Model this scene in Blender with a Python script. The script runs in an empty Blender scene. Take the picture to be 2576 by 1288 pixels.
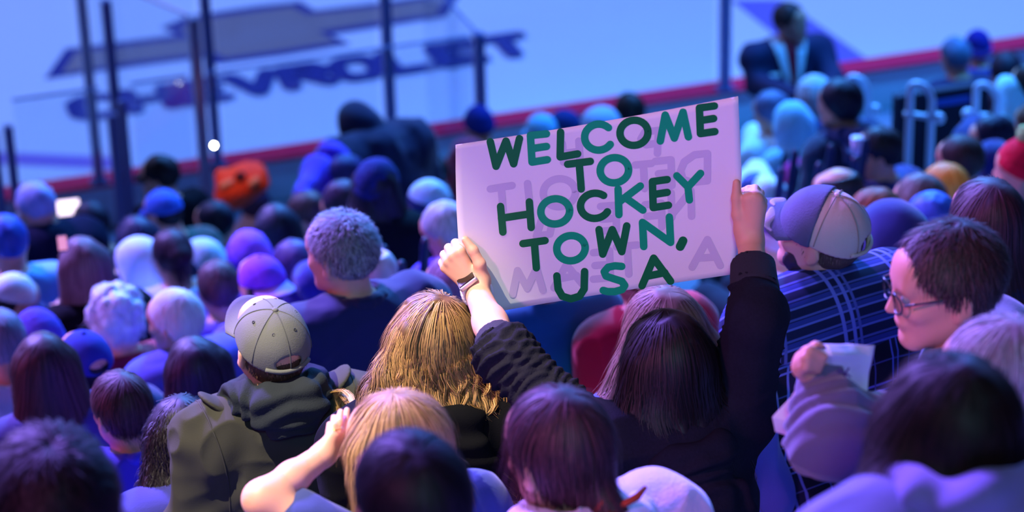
import bpy, math, random
import numpy as np
from mathutils import Matrix

sc = bpy.context.scene
COL = sc.collection
rad = math.radians
V = lambda *a: np.array(a, dtype=float)

# ------------------------------------------------------------------ camera
F = 7000.0                                     # focal length in pixels of the 2576 wide frame
YAW, PITCH, ROLL = rad(17.0), rad(26.0), rad(1.64)
CAM = V(0.0, 0.0, 8.25)
fwd = V(math.sin(YAW) * math.cos(PITCH), math.cos(YAW) * math.cos(PITCH), -math.sin(PITCH))
right0 = V(math.cos(YAW), -math.sin(YAW), 0)
up0 = np.cross(right0, fwd)
RIGHT = math.cos(ROLL) * right0 - math.sin(ROLL) * up0
UP = math.sin(ROLL) * right0 + math.cos(ROLL) * up0
cd = bpy.data.cameras.new('camera')
cd.sensor_width = 36.0
cd.lens = F / 2576 * 36.0
cd.clip_end = 200
cd.dof.use_dof = True
cd.dof.focus_distance = 6.35
cd.dof.aperture_fstop = (cd.lens / 1000) / 0.036
cam = bpy.data.objects.new('camera', cd)
COL.objects.link(cam)
m = Matrix.Identity(4)
for i in range(3):
    m[i][0], m[i][1], m[i][2], m[i][3] = RIGHT[i], UP[i], -fwd[i], CAM[i]
cam.matrix_world = m
sc.camera = cam


def ray(x, y):
    return fwd + (x - 1288) / F * RIGHT - (y - 644) / F * UP


def P(x, y, d):
    return CAM + d * ray(x, y)


def PY(x, y, Y):
    r = ray(x, y)
    return CAM + r * ((Y - CAM[1]) / r[1])


def PZ(x, y, Z):
    r = ray(x, y)
    return CAM + r * ((Z - CAM[2]) / r[2])


# ------------------------------------------------------------------ light
sc.view_settings.view_transform = 'Standard'
sc.view_settings.look = 'None'
sc.view_settings.gamma = 1.0
sc.view_settings.use_curve_mapping = False
sc.view_settings.exposure = 0.0
w = bpy.data.worlds.new('world')
sc.world = w
w.use_nodes = True
w.node_tree.nodes['Background'].inputs[0].default_value = (0.03, 0.04, 0.22, 1)
w.node_tree.nodes['Background'].inputs[1].default_value = 0.05


def aim(o, frm, to):
    d = V(*to) - V(*frm)
    d /= np.linalg.norm(d)
    z = -d
    x = np.cross(V(0, 0, 1) if abs(z[2]) < .99 else V(0, 1, 0), z)
    x /= np.linalg.norm(x)
    y = np.cross(z, x)
    mm = Matrix.Identity(4)
    for i in range(3):
        mm[i][0], mm[i][1], mm[i][2], mm[i][3] = x[i], y[i], z[i], frm[i]
    o.matrix_world = mm


def area(name, frm, to, sx, sy, power, color):
    l = bpy.data.lights.new(name, 'AREA')
    l.shape = 'RECTANGLE'
    l.size, l.size_y = sx, sy
    l.energy, l.color = power, color
    o = bpy.data.objects.new(name, l)
    COL.objects.link(o)
    aim(o, frm, to)
    return o


def spot(name, frm, to, power, color, ang, blend=.3, size=.2):
    l = bpy.data.lights.new(name, 'SPOT')
    l.energy, l.color = power, color
    l.spot_size, l.spot_blend, l.shadow_soft_size = rad(ang), blend, size
    o = bpy.data.objects.new(name, l)
    COL.objects.link(o)
    aim(o, frm, to)
    return o


# blue wash over the ice, blue and violet rig over the near stand, magenta from high left, white follow spot
area('ice_wash', (8, 26, 16), (8, 26, 0), 50, 18, 4350, (.275, .485, 1.0))
area('ice_lavender', (-7, 27, 14), (-3, 21, 0), 6, 4, 900, (.60, .36, 1.0))
area('stand_blue', (9, 18.5, 13), (4.5, 9, 2.0), 9, 1.5, 2900, (.05, .22, 1.0))
spot('stand_blue_key', (8.5, 11.8, 13), (7.0, 14.4, .8), 9000, (.03, .30, 1.0), 40, 1.0, .7)
spot('stand_blue_front', (6, 20, 13), P(2000, 480, 11), 28000, (.05, .32, 1.0), 40, 1.0, .6)
spot('stand_violet', (-3.5, 19, 13), P(330, 760, 9.3), 38000, (.30, .20, 1.0), 36, 1.0, .6)
spot('front_violet', (-1.5, 15.5, 14), P(1300, 1000, 5.5), 32000, (.28, .15, 1.0), 30, 1.0, .6)
spot('magenta_wash', (-7, 0.5, 12), P(2200, 760, 6.2), 3400, (1.0, .26, .80), 14, 1.0, .6)
spot('left_magenta', (-9, 9, 7), P(520, 760, 8.5), 1500, (1.0, .12, .50), 26, 1.0, .4)
spot('rear_violet', (-1, -4, 12), P(1560, 560, 6.2), 2100, (.29, .62, .82), 15, 1.0, .7)
spot('bag_fill_spot', (0, 10, 13), P(605, 480, 15.6), 2600, (1.0, .5, .36), 4.5, .6, .1)  # added unseen spot, only brightens the orange bag
spot('blond_fill_spot', (3, 5, 13), P(2378, 470, 10.7), 900, (1.0, .72, .42), 3.0, .8, .1)  # invented narrow spot that warms one blond head
spot('follow_spot', (-4.66, 4.92, 18.69), (0.95, 5.24, 5.27), 24000, (1.0, .90, .70), 6.1, .16, .06)

# ------------------------------------------------------------------ materials
def lin(c):
    return tuple((x / 255 / 12.92) if x / 255 <= .04045 else ((x / 255 + .055) / 1.055) ** 2.4 for x in c)


MATS = {}


def mat(name, rgb, rough=.85, var=.12, scale=14, bump=.15, bscale=260, spec=.3, metal=0.0, sheen=0.0):
    key = (name, rgb, rough, var, scale, bump, bscale)
    if key in MATS:
        return MATS[key]
    mt = bpy.data.materials.new(name)
    mt.use_nodes = True
    nt = mt.node_tree
    b = nt.nodes['Principled BSDF']
    c = lin(rgb)
    b.inputs['Roughness'].default_value = rough
    b.inputs['Specular IOR Level'].default_value = spec
    b.inputs['Metallic'].default_value = metal
    if sheen:
        b.inputs['Sheen Weight'].default_value = sheen
    tc = nt.nodes.new('ShaderNodeTexCoord')
    n = nt.nodes.new('ShaderNodeTexNoise')
    n.inputs['Scale'].default_value = scale
    n.inputs['Detail'].default_value = 4
    nt.links.new(tc.outputs['Object'], n.inputs['Vector'])
    mx = nt.nodes.new('ShaderNodeMix')
    mx.data_type = 'RGBA'
    mx.inputs[6].default_value = tuple(max(0, v * (1 - var)) for v in c) + (1,)
    mx.inputs[7].default_value = tuple(min(1, v * (1 + var)) for v in c) + (1,)
    nt.links.new(n.outputs['Fac'], mx.inputs[0])
    nt.links.new(mx.outputs[2], b.inputs['Base Color'])
    if bump:
        n2 = nt.nodes.new('ShaderNodeTexNoise')
        n2.inputs['Scale'].default_value = bscale
        nt.links.new(tc.outputs['Object'], n2.inputs['Vector'])
        bp = nt.nodes.new('ShaderNodeBump')
        bp.inputs['Strength'].default_value = bump
        bp.inputs['Distance'].default_value = .004
        nt.links.new(n2.outputs['Fac'], bp.inputs['Height'])
        nt.links.new(bp.outputs['Normal'], b.inputs['Normal'])
    MATS[key] = mt
    return mt


def hair_mat(rgb, rgb2=None):
    """hair: every lock has its own tone between two colours (attribute 'lock')"""
    rgb2 = rgb2 or tuple(min(255, int(v * 1.5 + 8)) for v in rgb)
    key = ('hair', rgb, rgb2)
    if key in MATS:
        return MATS[key]
    mt = bpy.data.materials.new('hair')
    mt.use_nodes = True
    nt = mt.node_tree
    b = nt.nodes['Principled BSDF']
    b.inputs['Roughness'].default_value = .55
    b.inputs['Specular IOR Level'].default_value = .3
    at = nt.nodes.new('ShaderNodeAttribute')
    at.attribute_name = 'lock'
    mx = nt.nodes.new('ShaderNodeMix')
    mx.data_type = 'RGBA'
    mx.inputs[6].default_value = lin(rgb) + (1,)
    mx.inputs[7].default_value = lin(rgb2) + (1,)
    nt.links.new(at.outputs['Fac'], mx.inputs[0])
    nt.links.new(mx.outputs[2], b.inputs['Base Color'])
    MATS[key] = mt
    return mt


def skin_mat(rgb=(208, 150, 124)):
    key = ('skin', rgb)
    if key in MATS:
        return MATS[key]
    mt = mat('skin', rgb, .5, .06, 30, .08, 500, .4)
    b = mt.node_tree.nodes['Principled BSDF']
    b.inputs['Subsurface Weight'].default_value = .12
    b.inputs['Subsurface Radius'].default_value = (.012, .004, .002)
    b.inputs['Subsurface Scale'].default_value = 1.0
    MATS[key] = mt
    return mt


def stripes_mat(name, base, bands, rough=.9):
    """cloth with woven bands: bands = [(axis, period, offset, half width, colour)]"""
    mt = bpy.data.materials.new(name)
    mt.use_nodes = True
    nt = mt.node_tree
    b = nt.nodes['Principled BSDF']
    b.inputs['Roughness'].default_value = rough
    b.inputs['Specular IOR Level'].default_value = .2
    at = nt.nodes.new('ShaderNodeAttribute')
    at.attribute_name = 'weave'
    sep = nt.nodes.new('ShaderNodeSeparateXYZ')
    nt.links.new(at.outputs['Vector'], sep.inputs[0])
    prev = None
    for ax, per, off, hw, c in bands:
        ad = nt.nodes.new('ShaderNodeMath'); ad.operation = 'ADD'; ad.inputs[1].default_value = off + 50 * per
        nt.links.new(sep.outputs[ax], ad.inputs[0])
        pp = nt.nodes.new('ShaderNodeMath'); pp.operation = 'PINGPONG'; pp.inputs[1].default_value = per / 2
        nt.links.new(ad.outputs[0], pp.inputs[0])
        lt = nt.nodes.new('ShaderNodeMapRange'); lt.interpolation_type = 'SMOOTHSTEP'
        lt.inputs[1].default_value = hw - .0012; lt.inputs[2].default_value = hw + .0012
        lt.inputs[3].default_value = 1; lt.inputs[4].default_value = 0
        nt.links.new(pp.outputs[0], lt.inputs[0])
        mx = nt.nodes.new('ShaderNodeMix'); mx.data_type = 'RGBA'
        if prev is None:
            mx.inputs[6].default_value = lin(base) + (1,)
        else:
            nt.links.new(prev, mx.inputs[6])
        mx.inputs[7].default_value = lin(c) + (1,)
        nt.links.new(lt.outputs[0], mx.inputs[0])
        prev = mx.outputs[2]
    nt.links.new(prev, b.inputs['Base Color'])
    return mt


def emit_mat(name, rgb, power):
    mt = bpy.data.materials.new(name)
    mt.use_nodes = True
    b = mt.node_tree.nodes['Principled BSDF']
    b.inputs['Base Color'].default_value = lin(rgb) + (1,)
    b.inputs['Emission Color'].default_value = lin(rgb) + (1,)
    b.inputs['Emission Strength'].default_value = power
    return mt


def glass_mat():
    mt = bpy.data.materials.new('acrylic_glass')
    mt.use_nodes = True
    nt = mt.node_tree
    nt.nodes.remove(nt.nodes['Principled BSDF'])
    out = nt.nodes['Material Output']
    tr = nt.nodes.new('ShaderNodeBsdfTransparent'); tr.inputs[0].default_value = (.93, .96, .98, 1)
    gl = nt.nodes.new('ShaderNodeBsdfGlossy'); gl.inputs['Roughness'].default_value = .03
    lw = nt.nodes.new('ShaderNodeLayerWeight'); lw.inputs[0].default_value = .5
    pw = nt.nodes.new('ShaderNodeMath'); pw.operation = 'POWER'; pw.inputs[1].default_value = 5
    nt.links.new(lw.outputs['Facing'], pw.inputs[0])
    fr = nt.nodes.new('ShaderNodeMath'); fr.operation = 'MULTIPLY_ADD'; fr.inputs[1].default_value = .5; fr.inputs[2].default_value = .03
    nt.links.new(pw.outputs[0], fr.inputs[0])
    mx = nt.nodes.new('ShaderNodeMixShader')
    nt.links.new(fr.outputs[0], mx.inputs[0]); nt.links.new(tr.outputs[0], mx.inputs[1]); nt.links.new(gl.outputs[0], mx.inputs[2])
    nt.links.new(mx.outputs[0], out.inputs[0])
    return mt


# ------------------------------------------------------------------ tagging
def tag(o, label=None, cat=None, group=None, kind=None):
    if label: o['label'] = label
    if cat: o['category'] = cat
    if group: o['group'] = group
    if kind: o['kind'] = kind
    return o


def empty(name, loc, rot=0.0):
    o = bpy.data.objects.new(name, None)
    o.empty_display_size = .1
    COL.objects.link(o)
    o.location = loc
    o.rotation_euler = (0, 0, rot)
    return o


def link(name, me, parent=None, material=None):
    o = bpy.data.objects.new(name, me)
    COL.objects.link(o)
    if parent: o.parent = parent
    if material is not None and not me.materials:
        me.materials.append(material)
    return o


def np_mesh(name, verts, faces, smooth=True, attrs=None):
    """faces: int array (n,4) or (n,3)"""
    verts = np.asarray(verts, dtype=np.float32)
    faces = np.asarray(faces, dtype=np.int32)
    me = bpy.data.meshes.new(name)
    n, k = faces.shape
    me.vertices.add(len(verts))
    me.vertices.foreach_set('co', verts.ravel())
    me.loops.add(n * k)
    me.loops.foreach_set('vertex_index', faces.ravel())
    me.polygons.add(n)
    me.polygons.foreach_set('loop_start', np.arange(0, n * k, k, dtype=np.int32))
    me.polygons.foreach_set('use_smooth', np.full(n, smooth, dtype=bool))
    for an, (typ, data) in (attrs or {}).items():
        a = me.attributes.new(an, typ, 'POINT')
        a.data.foreach_set('value' if typ == 'FLOAT' else 'vector', np.asarray(data, dtype=np.float32).ravel())
    me.update(calc_edges=True)
    me.validate()
    return me


class MB:
    """small polygon collector for boxes, bars and plates -> one mesh"""
    def __init__(s):
        s.v, s.f = [], []

    def add(s, vs, fs):
        n = len(s.v)
        s.v += [tuple(map(float, q)) for q in vs]
        s.f += [tuple(n + i for i in f) for f in fs]

    def box(s, lo, hi, M=None, bev=0.0):
        x0, y0, z0 = lo; x1, y1, z1 = hi
        vs = [V(x, y, z) for z in (z0, z1) for y in (y0, y1) for x in (x0, x1)]
        if M is not None: vs = [M @ q for q in vs]
        s.add(vs, [(0, 2, 3, 1), (4, 5, 7, 6), (0, 1, 5, 4), (2, 6, 7, 3), (0, 4, 6, 2), (1, 3, 7, 5)])

    def tube(s, pts, r, n=12, closed=False, caps=True):
        pts = [V(*p) for p in pts]
        rs = r if isinstance(r, (list, tuple)) else [r] * len(pts)
        rings = []
        ref = None
        for i, p in enumerate(pts):
            a = pts[max(0, i - 1)]; b = pts[min(len(pts) - 1, i + 1)]
            t = b - a; t /= (np.linalg.norm(t) + 1e-9)
            if ref is None:
                ref = V(0, 0, 1) if abs(t[2]) < .9 else V(1, 0, 0)
            u = ref - t * ref.dot(t); u /= np.linalg.norm(u); ref = u
            w_ = np.cross(t, u)
            rings.append([p + rs[i] * (math.cos(2 * math.pi * k / n) * u + math.sin(2 * math.pi * k / n) * w_) for k in range(n)])
        vs = [q for rg in rings for q in rg]
        fs = []
        for i in range(len(pts) - 1):
            for k in range(n):
                fs.append((i * n + k, i * n + (k + 1) % n, (i + 1) * n + (k + 1) % n, (i + 1) * n + k))
        if caps:
            fs.append(tuple(range(n - 1, -1, -1))); fs.append(tuple(range((len(pts) - 1) * n, len(pts) * n)))
        s.add(vs, fs)

    def build(s, name, material=None, parent=None, smooth=False, bevel=0.0):
        me = bpy.data.meshes.new(name)
        me.from_pydata(s.v, [], s.f)
        me.update()
        if smooth:
            me.polygons.foreach_set('use_smooth', [True] * len(me.polygons))
        o = link(name, me, parent, material)
        if bevel:
            md = o.modifiers.new('bevel', 'BEVEL'); md.width = bevel; md.segments = 3; md.limit_method = 'ANGLE'
        return o


# ------------------------------------------------------------------ signed distance modelling
def vnoise(p, scale, seed=0):
    q = np.asarray(p) * scale
    i = np.floor(q).astype(np.int64)
    f = q - i
    f = f * f * (3 - 2 * f)

    def hsh(a, b, c):
        n = (a * 374761393 + b * 668265263 + c * 2147483647 + seed * 974711) & 0xffffffff
        n = ((n ^ (n >> 13)) * 1274126177) & 0xffffffff
        return ((n ^ (n >> 16)) & 0xffff) / 32767.5 - 1
    x, y, z = i[..., 0], i[..., 1], i[..., 2]
    u, v, t = f[..., 0], f[..., 1], f[..., 2]
    r = 0
    for dx in (0, 1):
        for dy in (0, 1):
            for dz in (0, 1):
                r = r + hsh(x + dx, y + dy, z + dz) * np.where(dx, u, 1 - u) * np.where(dy, v, 1 - v) * np.where(dz, t, 1 - t)
    return r


class Cone:
    def __init__(s, a, b, ra, rb=None):
        s.a, s.b, s.ra, s.rb = V(*a), V(*b), ra, ra if rb is None else rb

    def box(s):
        return np.minimum(s.a - s.ra, s.b - s.rb), np.maximum(s.a + s.ra, s.b + s.rb)

    def d(s, p):
        ba = s.b - s.a
        pa = p - s.a
        t = np.clip(pa @ ba / max(ba @ ba, 1e-9), 0, 1)
        return np.sqrt(((pa - t[..., None] * ba) ** 2).sum(-1)) - (s.ra + (s.rb - s.ra) * t)

    def grow(s, t):
        return Cone(s.a, s.b, s.ra + t, s.rb + t)


class Ell:
    def __init__(s, c, r, R=None):
        s.c, s.r, s.R = V(*c), V(*r), R

    def box(s):
        m = max(s.r) if s.R is not None else s.r
        return s.c - m, s.c + m

    def d(s, p):
        q = p - s.c
        if s.R is not None: q = q @ s.R
        k0 = np.sqrt(((q / s.r) ** 2).sum(-1))
        k1 = np.sqrt(((q / s.r ** 2) ** 2).sum(-1)) + 1e-9
        return k0 * (k0 - 1) / k1

    def grow(s, t):
        return Ell(s.c, s.r + t, s.R)


class Half:
    """half space, inside where n.(p-p0) < 0"""
    def __init__(s, p0, n):
        s.p, s.n = V(*p0), V(*n) / np.linalg.norm(V(*n))

    def d(s, p):
        return (p - s.p) @ s.n


def smin(a, b, k):
    if k <= 0: return np.minimum(a, b)
    h = np.maximum(k - np.abs(a - b), 0) / k
    return np.minimum(a, b) - h * h * k * .25


class Solid:
    """ordered list of unions / cuts, sampled on a grid, skinned by surface nets"""
    def __init__(s):
        s.ops = []

    def u(s, prim, k=.02):
        s.ops.append(('u', prim, k)); return s

    def us(s, prims, k=.02):
        for q in prims: s.u(q, k)
        return s

    def cut(s, prim, k=.01):
        s.ops.append(('s', prim, k)); return s

    def keep(s, prim, k=.01):
        s.ops.append(('i', prim, k)); return s

    def sample(s, h, full=False):
        lo = np.full(3, 1e9); hi = -lo
        for op, q, k in s.ops:
            if op == 'u':
                a, b = q.box(); lo = np.minimum(lo, a); hi = np.maximum(hi, b)
        mg = 3 * h + .012
        lo = lo - mg; hi = hi + mg
        n = np.ceil((hi - lo) / h).astype(int) + 1
        ax = [lo[i] + h * np.arange(n[i]) for i in range(3)]
        v = np.full(n, .5, dtype=np.float32)
        for op, q, k in s.ops:
            if op == 'i' or full or not hasattr(q, 'box'):
                sl = tuple(slice(0, n[i]) for i in range(3))
            else:
                a, b = q.box()
                i0 = np.maximum(np.floor((a - k - 3 * h - lo) / h).astype(int), 0)
                i1 = np.minimum(np.ceil((b + k + 3 * h - lo) / h).astype(int) + 1, n)
                if (i1 <= i0).any(): continue
                sl = tuple(slice(i0[i], i1[i]) for i in range(3))
            g = np.stack(np.meshgrid(*[ax[i][sl[i]] for i in range(3)], indexing='ij'), -1)
            d = q.d(g).astype(np.float32)
            if op == 'u': v[sl] = smin(v[sl], d, k)
            elif op == 's': v[sl] = -smin(-v[sl], d, k)
            else: v[sl] = -smin(-v[sl], -d, k)
        s.v, s.lo, s.h = v, lo, h
        return s

    def mesh(s, h, full=False, disp=None):
        s.sample(h, full)
        v, lo = s.v, s.lo
        sg = v < 0
        c = np.zeros(tuple(np.array(v.shape) - 1), dtype=np.uint8)
        for dx in (0, 1):
            for dy in (0, 1):
                for dz in (0, 1):
                    c += sg[dx:c.shape[0] + dx, dy:c.shape[1] + dy, dz:c.shape[2] + dz]
        act = (c > 0) & (c < 8)
        ids = np.argwhere(act)
        if len(ids) == 0:
            return np.zeros((0, 3)), np.zeros((0, 4), int)
        idx = np.full(c.shape, -1, dtype=np.int32)
        idx[act] = np.arange(len(ids))
        acc = np.zeros((len(ids), 3)); cnt = np.zeros(len(ids))
        cor = [(0, 0, 0), (1, 0, 0), (0, 1, 0), (1, 1, 0), (0, 0, 1), (1, 0, 1), (0, 1, 1), (1, 1, 1)]
        val = [v[ids[:, 0] + q[0], ids[:, 1] + q[1], ids[:, 2] + q[2]] for q in cor]
        for i in range(8):
            for b in (1, 2, 4):
                if not i & b:
                    j = i | b
                    mk = (val[i] < 0) != (val[j] < 0)
                    t = val[i][mk] / (val[i][mk] - val[j][mk])
                    ci, cj = np.array(cor[i]), np.array(cor[j])
                    acc[mk] += ci + t[:, None] * (cj - ci)
                    cnt[mk] += 1
        pos = lo + s.h * (ids + acc / cnt[:, None])
        fs = []
        for a in range(3):
            b, d = (a + 1) % 3, (a + 2) % 3
            s0 = [slice(1, -1)] * 3; s0[a] = slice(0, -1)
            s1 = [slice(1, -1)] * 3; s1[a] = slice(1, None)
            e = sg[tuple(s0)] != sg[tuple(s1)]
            q = np.argwhere(e)
            if len(q) == 0: continue
            off = np.ones(3, int); off[a] = 0
            q = q + off
            inside = sg[q[:, 0], q[:, 1], q[:, 2]]
            eb = np.zeros(3, int); eb[b] = 1
            ed = np.zeros(3, int); ed[d] = 1
            g = lambda r: idx[r[:, 0], r[:, 1], r[:, 2]]
            quad = np.stack([g(q - eb - ed), g(q - ed), g(q), g(q - eb)], 1)
            quad[~inside] = quad[~inside][:, ::-1]
            fs.append(quad)
        fs = np.concatenate(fs)
        fs = fs[(fs >= 0).all(1)]
        if disp is not None:
            nn = s.grad(pos)
            pos = pos + nn * disp(pos)[:, None]
        return pos, fs

    def at(s, p):
        q = (p - s.lo) / s.h
        n = np.array(s.v.shape)
        q = np.clip(q, 0, n - 1.001)
        i = q.astype(int); f = q - i
        r = 0
        for dx in (0, 1):
            for dy in (0, 1):
                for dz in (0, 1):
                    wgt = np.where(dx, f[:, 0], 1 - f[:, 0]) * np.where(dy, f[:, 1], 1 - f[:, 1]) * np.where(dz, f[:, 2], 1 - f[:, 2])
                    r = r + wgt * s.v[i[:, 0] + dx, i[:, 1] + dy, i[:, 2] + dz]
        return r

    def grad(s, p):
        e = s.h
        g = np.stack([s.at(p + V(*[e if i == a else 0 for i in range(3)])) - s.at(p - V(*[e if i == a else 0 for i in range(3)])) for a in range(3)], 1)
        return g / (np.linalg.norm(g, axis=1, keepdims=True) + 1e-9)


def rotm(yaw=0, pitch=0, roll=0):
    """yaw + turns left, pitch + looks up, roll + leans to the right shoulder; degrees"""
    y, p, r = rad(yaw), rad(pitch), rad(roll)
    Z = np.array([[math.cos(y), -math.sin(y), 0], [math.sin(y), math.cos(y), 0], [0, 0, 1]])
    X = np.array([[1, 0, 0], [0, math.cos(p), -math.sin(p)], [0, math.sin(p), math.cos(p)]])
    Y = np.array([[math.cos(r), 0, math.sin(r)], [0, 1, 0], [-math.sin(r), 0, math.cos(r)]])
    return Z @ X @ Y


def chain(pts, rs):
    return [Cone(pts[i], pts[i + 1], rs[i], rs[i + 1]) for i in range(len(pts) - 1)]


# ------------------------------------------------------------------ stand profile
ROW = .85
PROF_Y = [2.0, 3.3, 5.0, 7.3, 8.3, 9.5, 10.5, 13.0, 14.0, 15.2]
PROF_Z = [5.35, 4.70, 3.89, 3.25, 2.85, 2.38, 2.05, 1.10, .80, .76]


def row_of(y):
    return math.floor((y - 2.0) / ROW)


def floor_z(y):
    return float(np.interp(2.0 + (row_of(y) + .5) * ROW, PROF_Y, PROF_Z))

# ------------------------------------------------------------------ ice, boards, glass, stand
BY, CAPZ = 16.0, 1.07

ICE = mat('ice', (222, 228, 236), .42, .03, .6, .02, 3, .35)
mb = MB(); mb.add([(-30, BY, 0), (45, BY, 0), (45, 60, 0), (-30, 60, 0)], [(0, 1, 2, 3)])
ice = tag(mb.build('ice_rink', ICE), 'white ice sheet of the rink', kind='structure')


def on_ice(pts, name, z, material):
    """paint in the ice: a thin filled outline"""
    q = [PZ(x, y, 0) for x, y in pts]
    mb = MB(); mb.add([(a[0], a[1], z) for a in q], [tuple(range(len(q)))])
    return mb.build(name, material, ice)


def stroke_verts(pts, w_, to3, mb, n=8):
    """a marker stroke with round ends; pts in 2-D, to3 maps 2-D to 3-D"""
    pts = [V(*p) for p in pts]
    for i in range(len(pts) - 1):
        a, b = pts[i], pts[i + 1]
        d = (b - a) / (np.linalg.norm(b - a) + 1e-9)
        nrm = V(-d[1], d[0])
        m_ = max(1, int(np.linalg.norm(b - a) / (w_ * .8)))
        loop = []
        th0 = math.atan2(nrm[1], nrm[0])
        for k in range(n + 1): loop.append(a + w_ / 2 * V(math.cos(th0 + math.pi * k / n), math.sin(th0 + math.pi * k / n)))
        for k in range(1, m_): loop.append(a + (b - a) * k / m_ - nrm * w_ / 2)
        for k in range(n + 1): loop.append(b + w_ / 2 * V(math.cos(th0 + math.pi + math.pi * k / n), math.sin(th0 + math.pi + math.pi * k / n)))
        for k in range(m_ - 1, 0, -1): loop.append(a + (b - a) * k / m_ + nrm * w_ / 2)
        top = [a + (b - a) * 0]
        vs = [to3(*q) for q in loop] + [to3(*((a + b) / 2))]
        mb.add(vs, [(len(loop), k, (k + 1) % len(loop)) for k in range(len(loop))])


def arc(cx, cy, rx, ry, a0, a1, n=14, tilt=0):
    out = []
    for i in range(n + 1):
        a = rad(a0 + (a1 - a0) * i / n)
        x, y = rx * math.cos(a), ry * math.sin(a)
        t = rad(tilt)
        out.append((cx + x * math.cos(t) - y * math.sin(t), cy + x * math.sin(t) + y * math.cos(t)))
    return out


PAINT_D = mat('ice_paint_navy', (52, 56, 130), .5, .05, 3, 0)
PAINT_G = mat('ice_paint_gold', (140, 128, 132), .5, .05, 3, 0)
bow = [(112, 200), (165, 123), (442, 88), (405, 70), (470, 42), (640, 16), (755, 4), (792, 26), (960, 6), (1165, -24), (1122, 43),
       (980, 66), (834, 88), (884, 112), (720, 140), (545, 163), (520, 145), (330, 170)]
on_ice(bow, 'painted_emblem', .003, PAINT_D)
inner = [(155, 186), (190, 134), (475, 98), (455, 76), (490, 52), (640, 30), (735, 18), (775, 38), (960, 18), (1120, -8), (1098, 36),
         (980, 52), (800, 80), (850, 106), (720, 126), (565, 147), (535, 131), (330, 156)]
on_ice(inner, 'emblem_fill', .005, PAINT_G)

# CHEVROLET along the near side of the emblem
LET = {'C': [[(1, .85), (.75, 1), (.25, 1), (0, .8), (0, .2), (.25, 0), (.75, 0), (1, .15)]], 'H': [[(0, 0), (0, 1)], [(1, 0), (1, 1)], [(0, .5), (1, .5)]],
       'E': [[(1, 0), (0, 0), (0, 1), (1, 1)], [(0, .5), (.85, .5)]], 'V': [[(0, 1), (.5, 0), (1, 1)]],
       'R': [[(0, 0), (0, 1), (.8, 1), (1, .8), (.85, .5), (0, .5)], [(.5, .5), (1, 0)]],
       'O': [[(.25, 0), (0, .25), (0, .75), (.25, 1), (.75, 1), (1, .75), (1, .25), (.75, 0), (.25, 0)]],
       'L': [[(0, 1), (0, 0), (1, 0)]], 'T': [[(0, 1), (1, 1)], [(.5, 1), (.5, 0)]]}
A_, B_ = PZ(205, 300, 0), PZ(1338, 134, 0)
ux = (B_ - A_) / np.linalg.norm(B_ - A_)
uy = V(-ux[1], ux[0], 0)
Lw = np.linalg.norm(B_ - A_)
mb = MB()
pitch_ = Lw / (9 - .28)
hgt = float(np.linalg.norm(PZ(1270, 95, 0) - PZ(1290, 138, 0))) * 1.0
lf = [.006]
for i, ch in enumerate('CHEVROLET'):
    for st in LET[ch]:
        for s0, s1 in zip(st[:-1], st[1:]):
            lf[0] += .0004
            stroke_verts([(pitch_ * (i + .72 * a), hgt * b) for a, b in (s0, s1)], .155, lambda x, y: A_ + ux * x + uy * y + V(0, 0, lf[0]), mb, 4)
mb.build('painted_lettering', PAINT_D, ice)
# lines painted in the ice
PAINT_P = mat('ice_paint_violet', (150, 120, 200), .5, .05, 3, 0)
a = PZ(1838, 0, 0); b = PZ(1968, 0, 0); c = PZ(2240, 190, 0); d = PZ(2075, 190, 0)
mb = MB(); mb.add([q + V(0, 0, .004) for q in (a, b, c, d)], [(0, 3, 2, 1)]); mb.build('painted_blue_line', mat('ice_paint_blue', (120, 112, 205), .5, .05, 3, 0), ice)
a, b = PZ(-20, 398, 0), PZ(300, 412, 0); mb = MB()
mb.add([a + V(0, -.12, .004), b + V(0, -.12, .004), b + V(0, .12, .004), a + V(0, .12, .004)], [(0, 1, 2, 3)])
mb.build('painted_line', PAINT_P, ice)

# dasher boards with a red cap rail
mb = MB(); mb.box((-12, BY, 0), (30, BY + .10, CAPZ - .03))
tag(mb.build('wall_rinkside', mat('dasher_white', (205, 210, 220), .5, .04, 4, .02)), 'white dasher boards around the rink', kind='structure')
mb = MB(); mb.box((-12, BY - .04, CAPZ - .03), (30, BY + .16, CAPZ))
tag(mb.build('trim_1', mat('cap_rail_red', (236, 16, 70), .45, .05, 6, .02), bevel=.01), 'red cap rail on top of the dasher boards', kind='structure')

# concrete terraces of the stand
mb = MB()
CONC = mat('concrete', (128, 134, 150), .85, .18, 5, .2, 60)
y = 2.0 - 3 * ROW
while y < 15.9:
    y1 = min(y + ROW, BY)
    z = float(np.interp(y + ROW / 2, PROF_Y, PROF_Z)) if y >= 2.0 else PROF_Z[0] + (2.0 - y) * .45
    mb.box((-9, y, -.3), (20, y1, z))
    y = y1
tag(mb.build('floor', CONC), 'stepped concrete floor of the stand', kind='structure')

GL = glass_mat()
STEEL = mat('post_steel', (104, 110, 160), .4, .05, 10, .02, 100, .5, .3)
PALE = mat('post_pale_steel', (150, 150, 176), .35, .05, 10, .02, 100, .5, .6)


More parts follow.
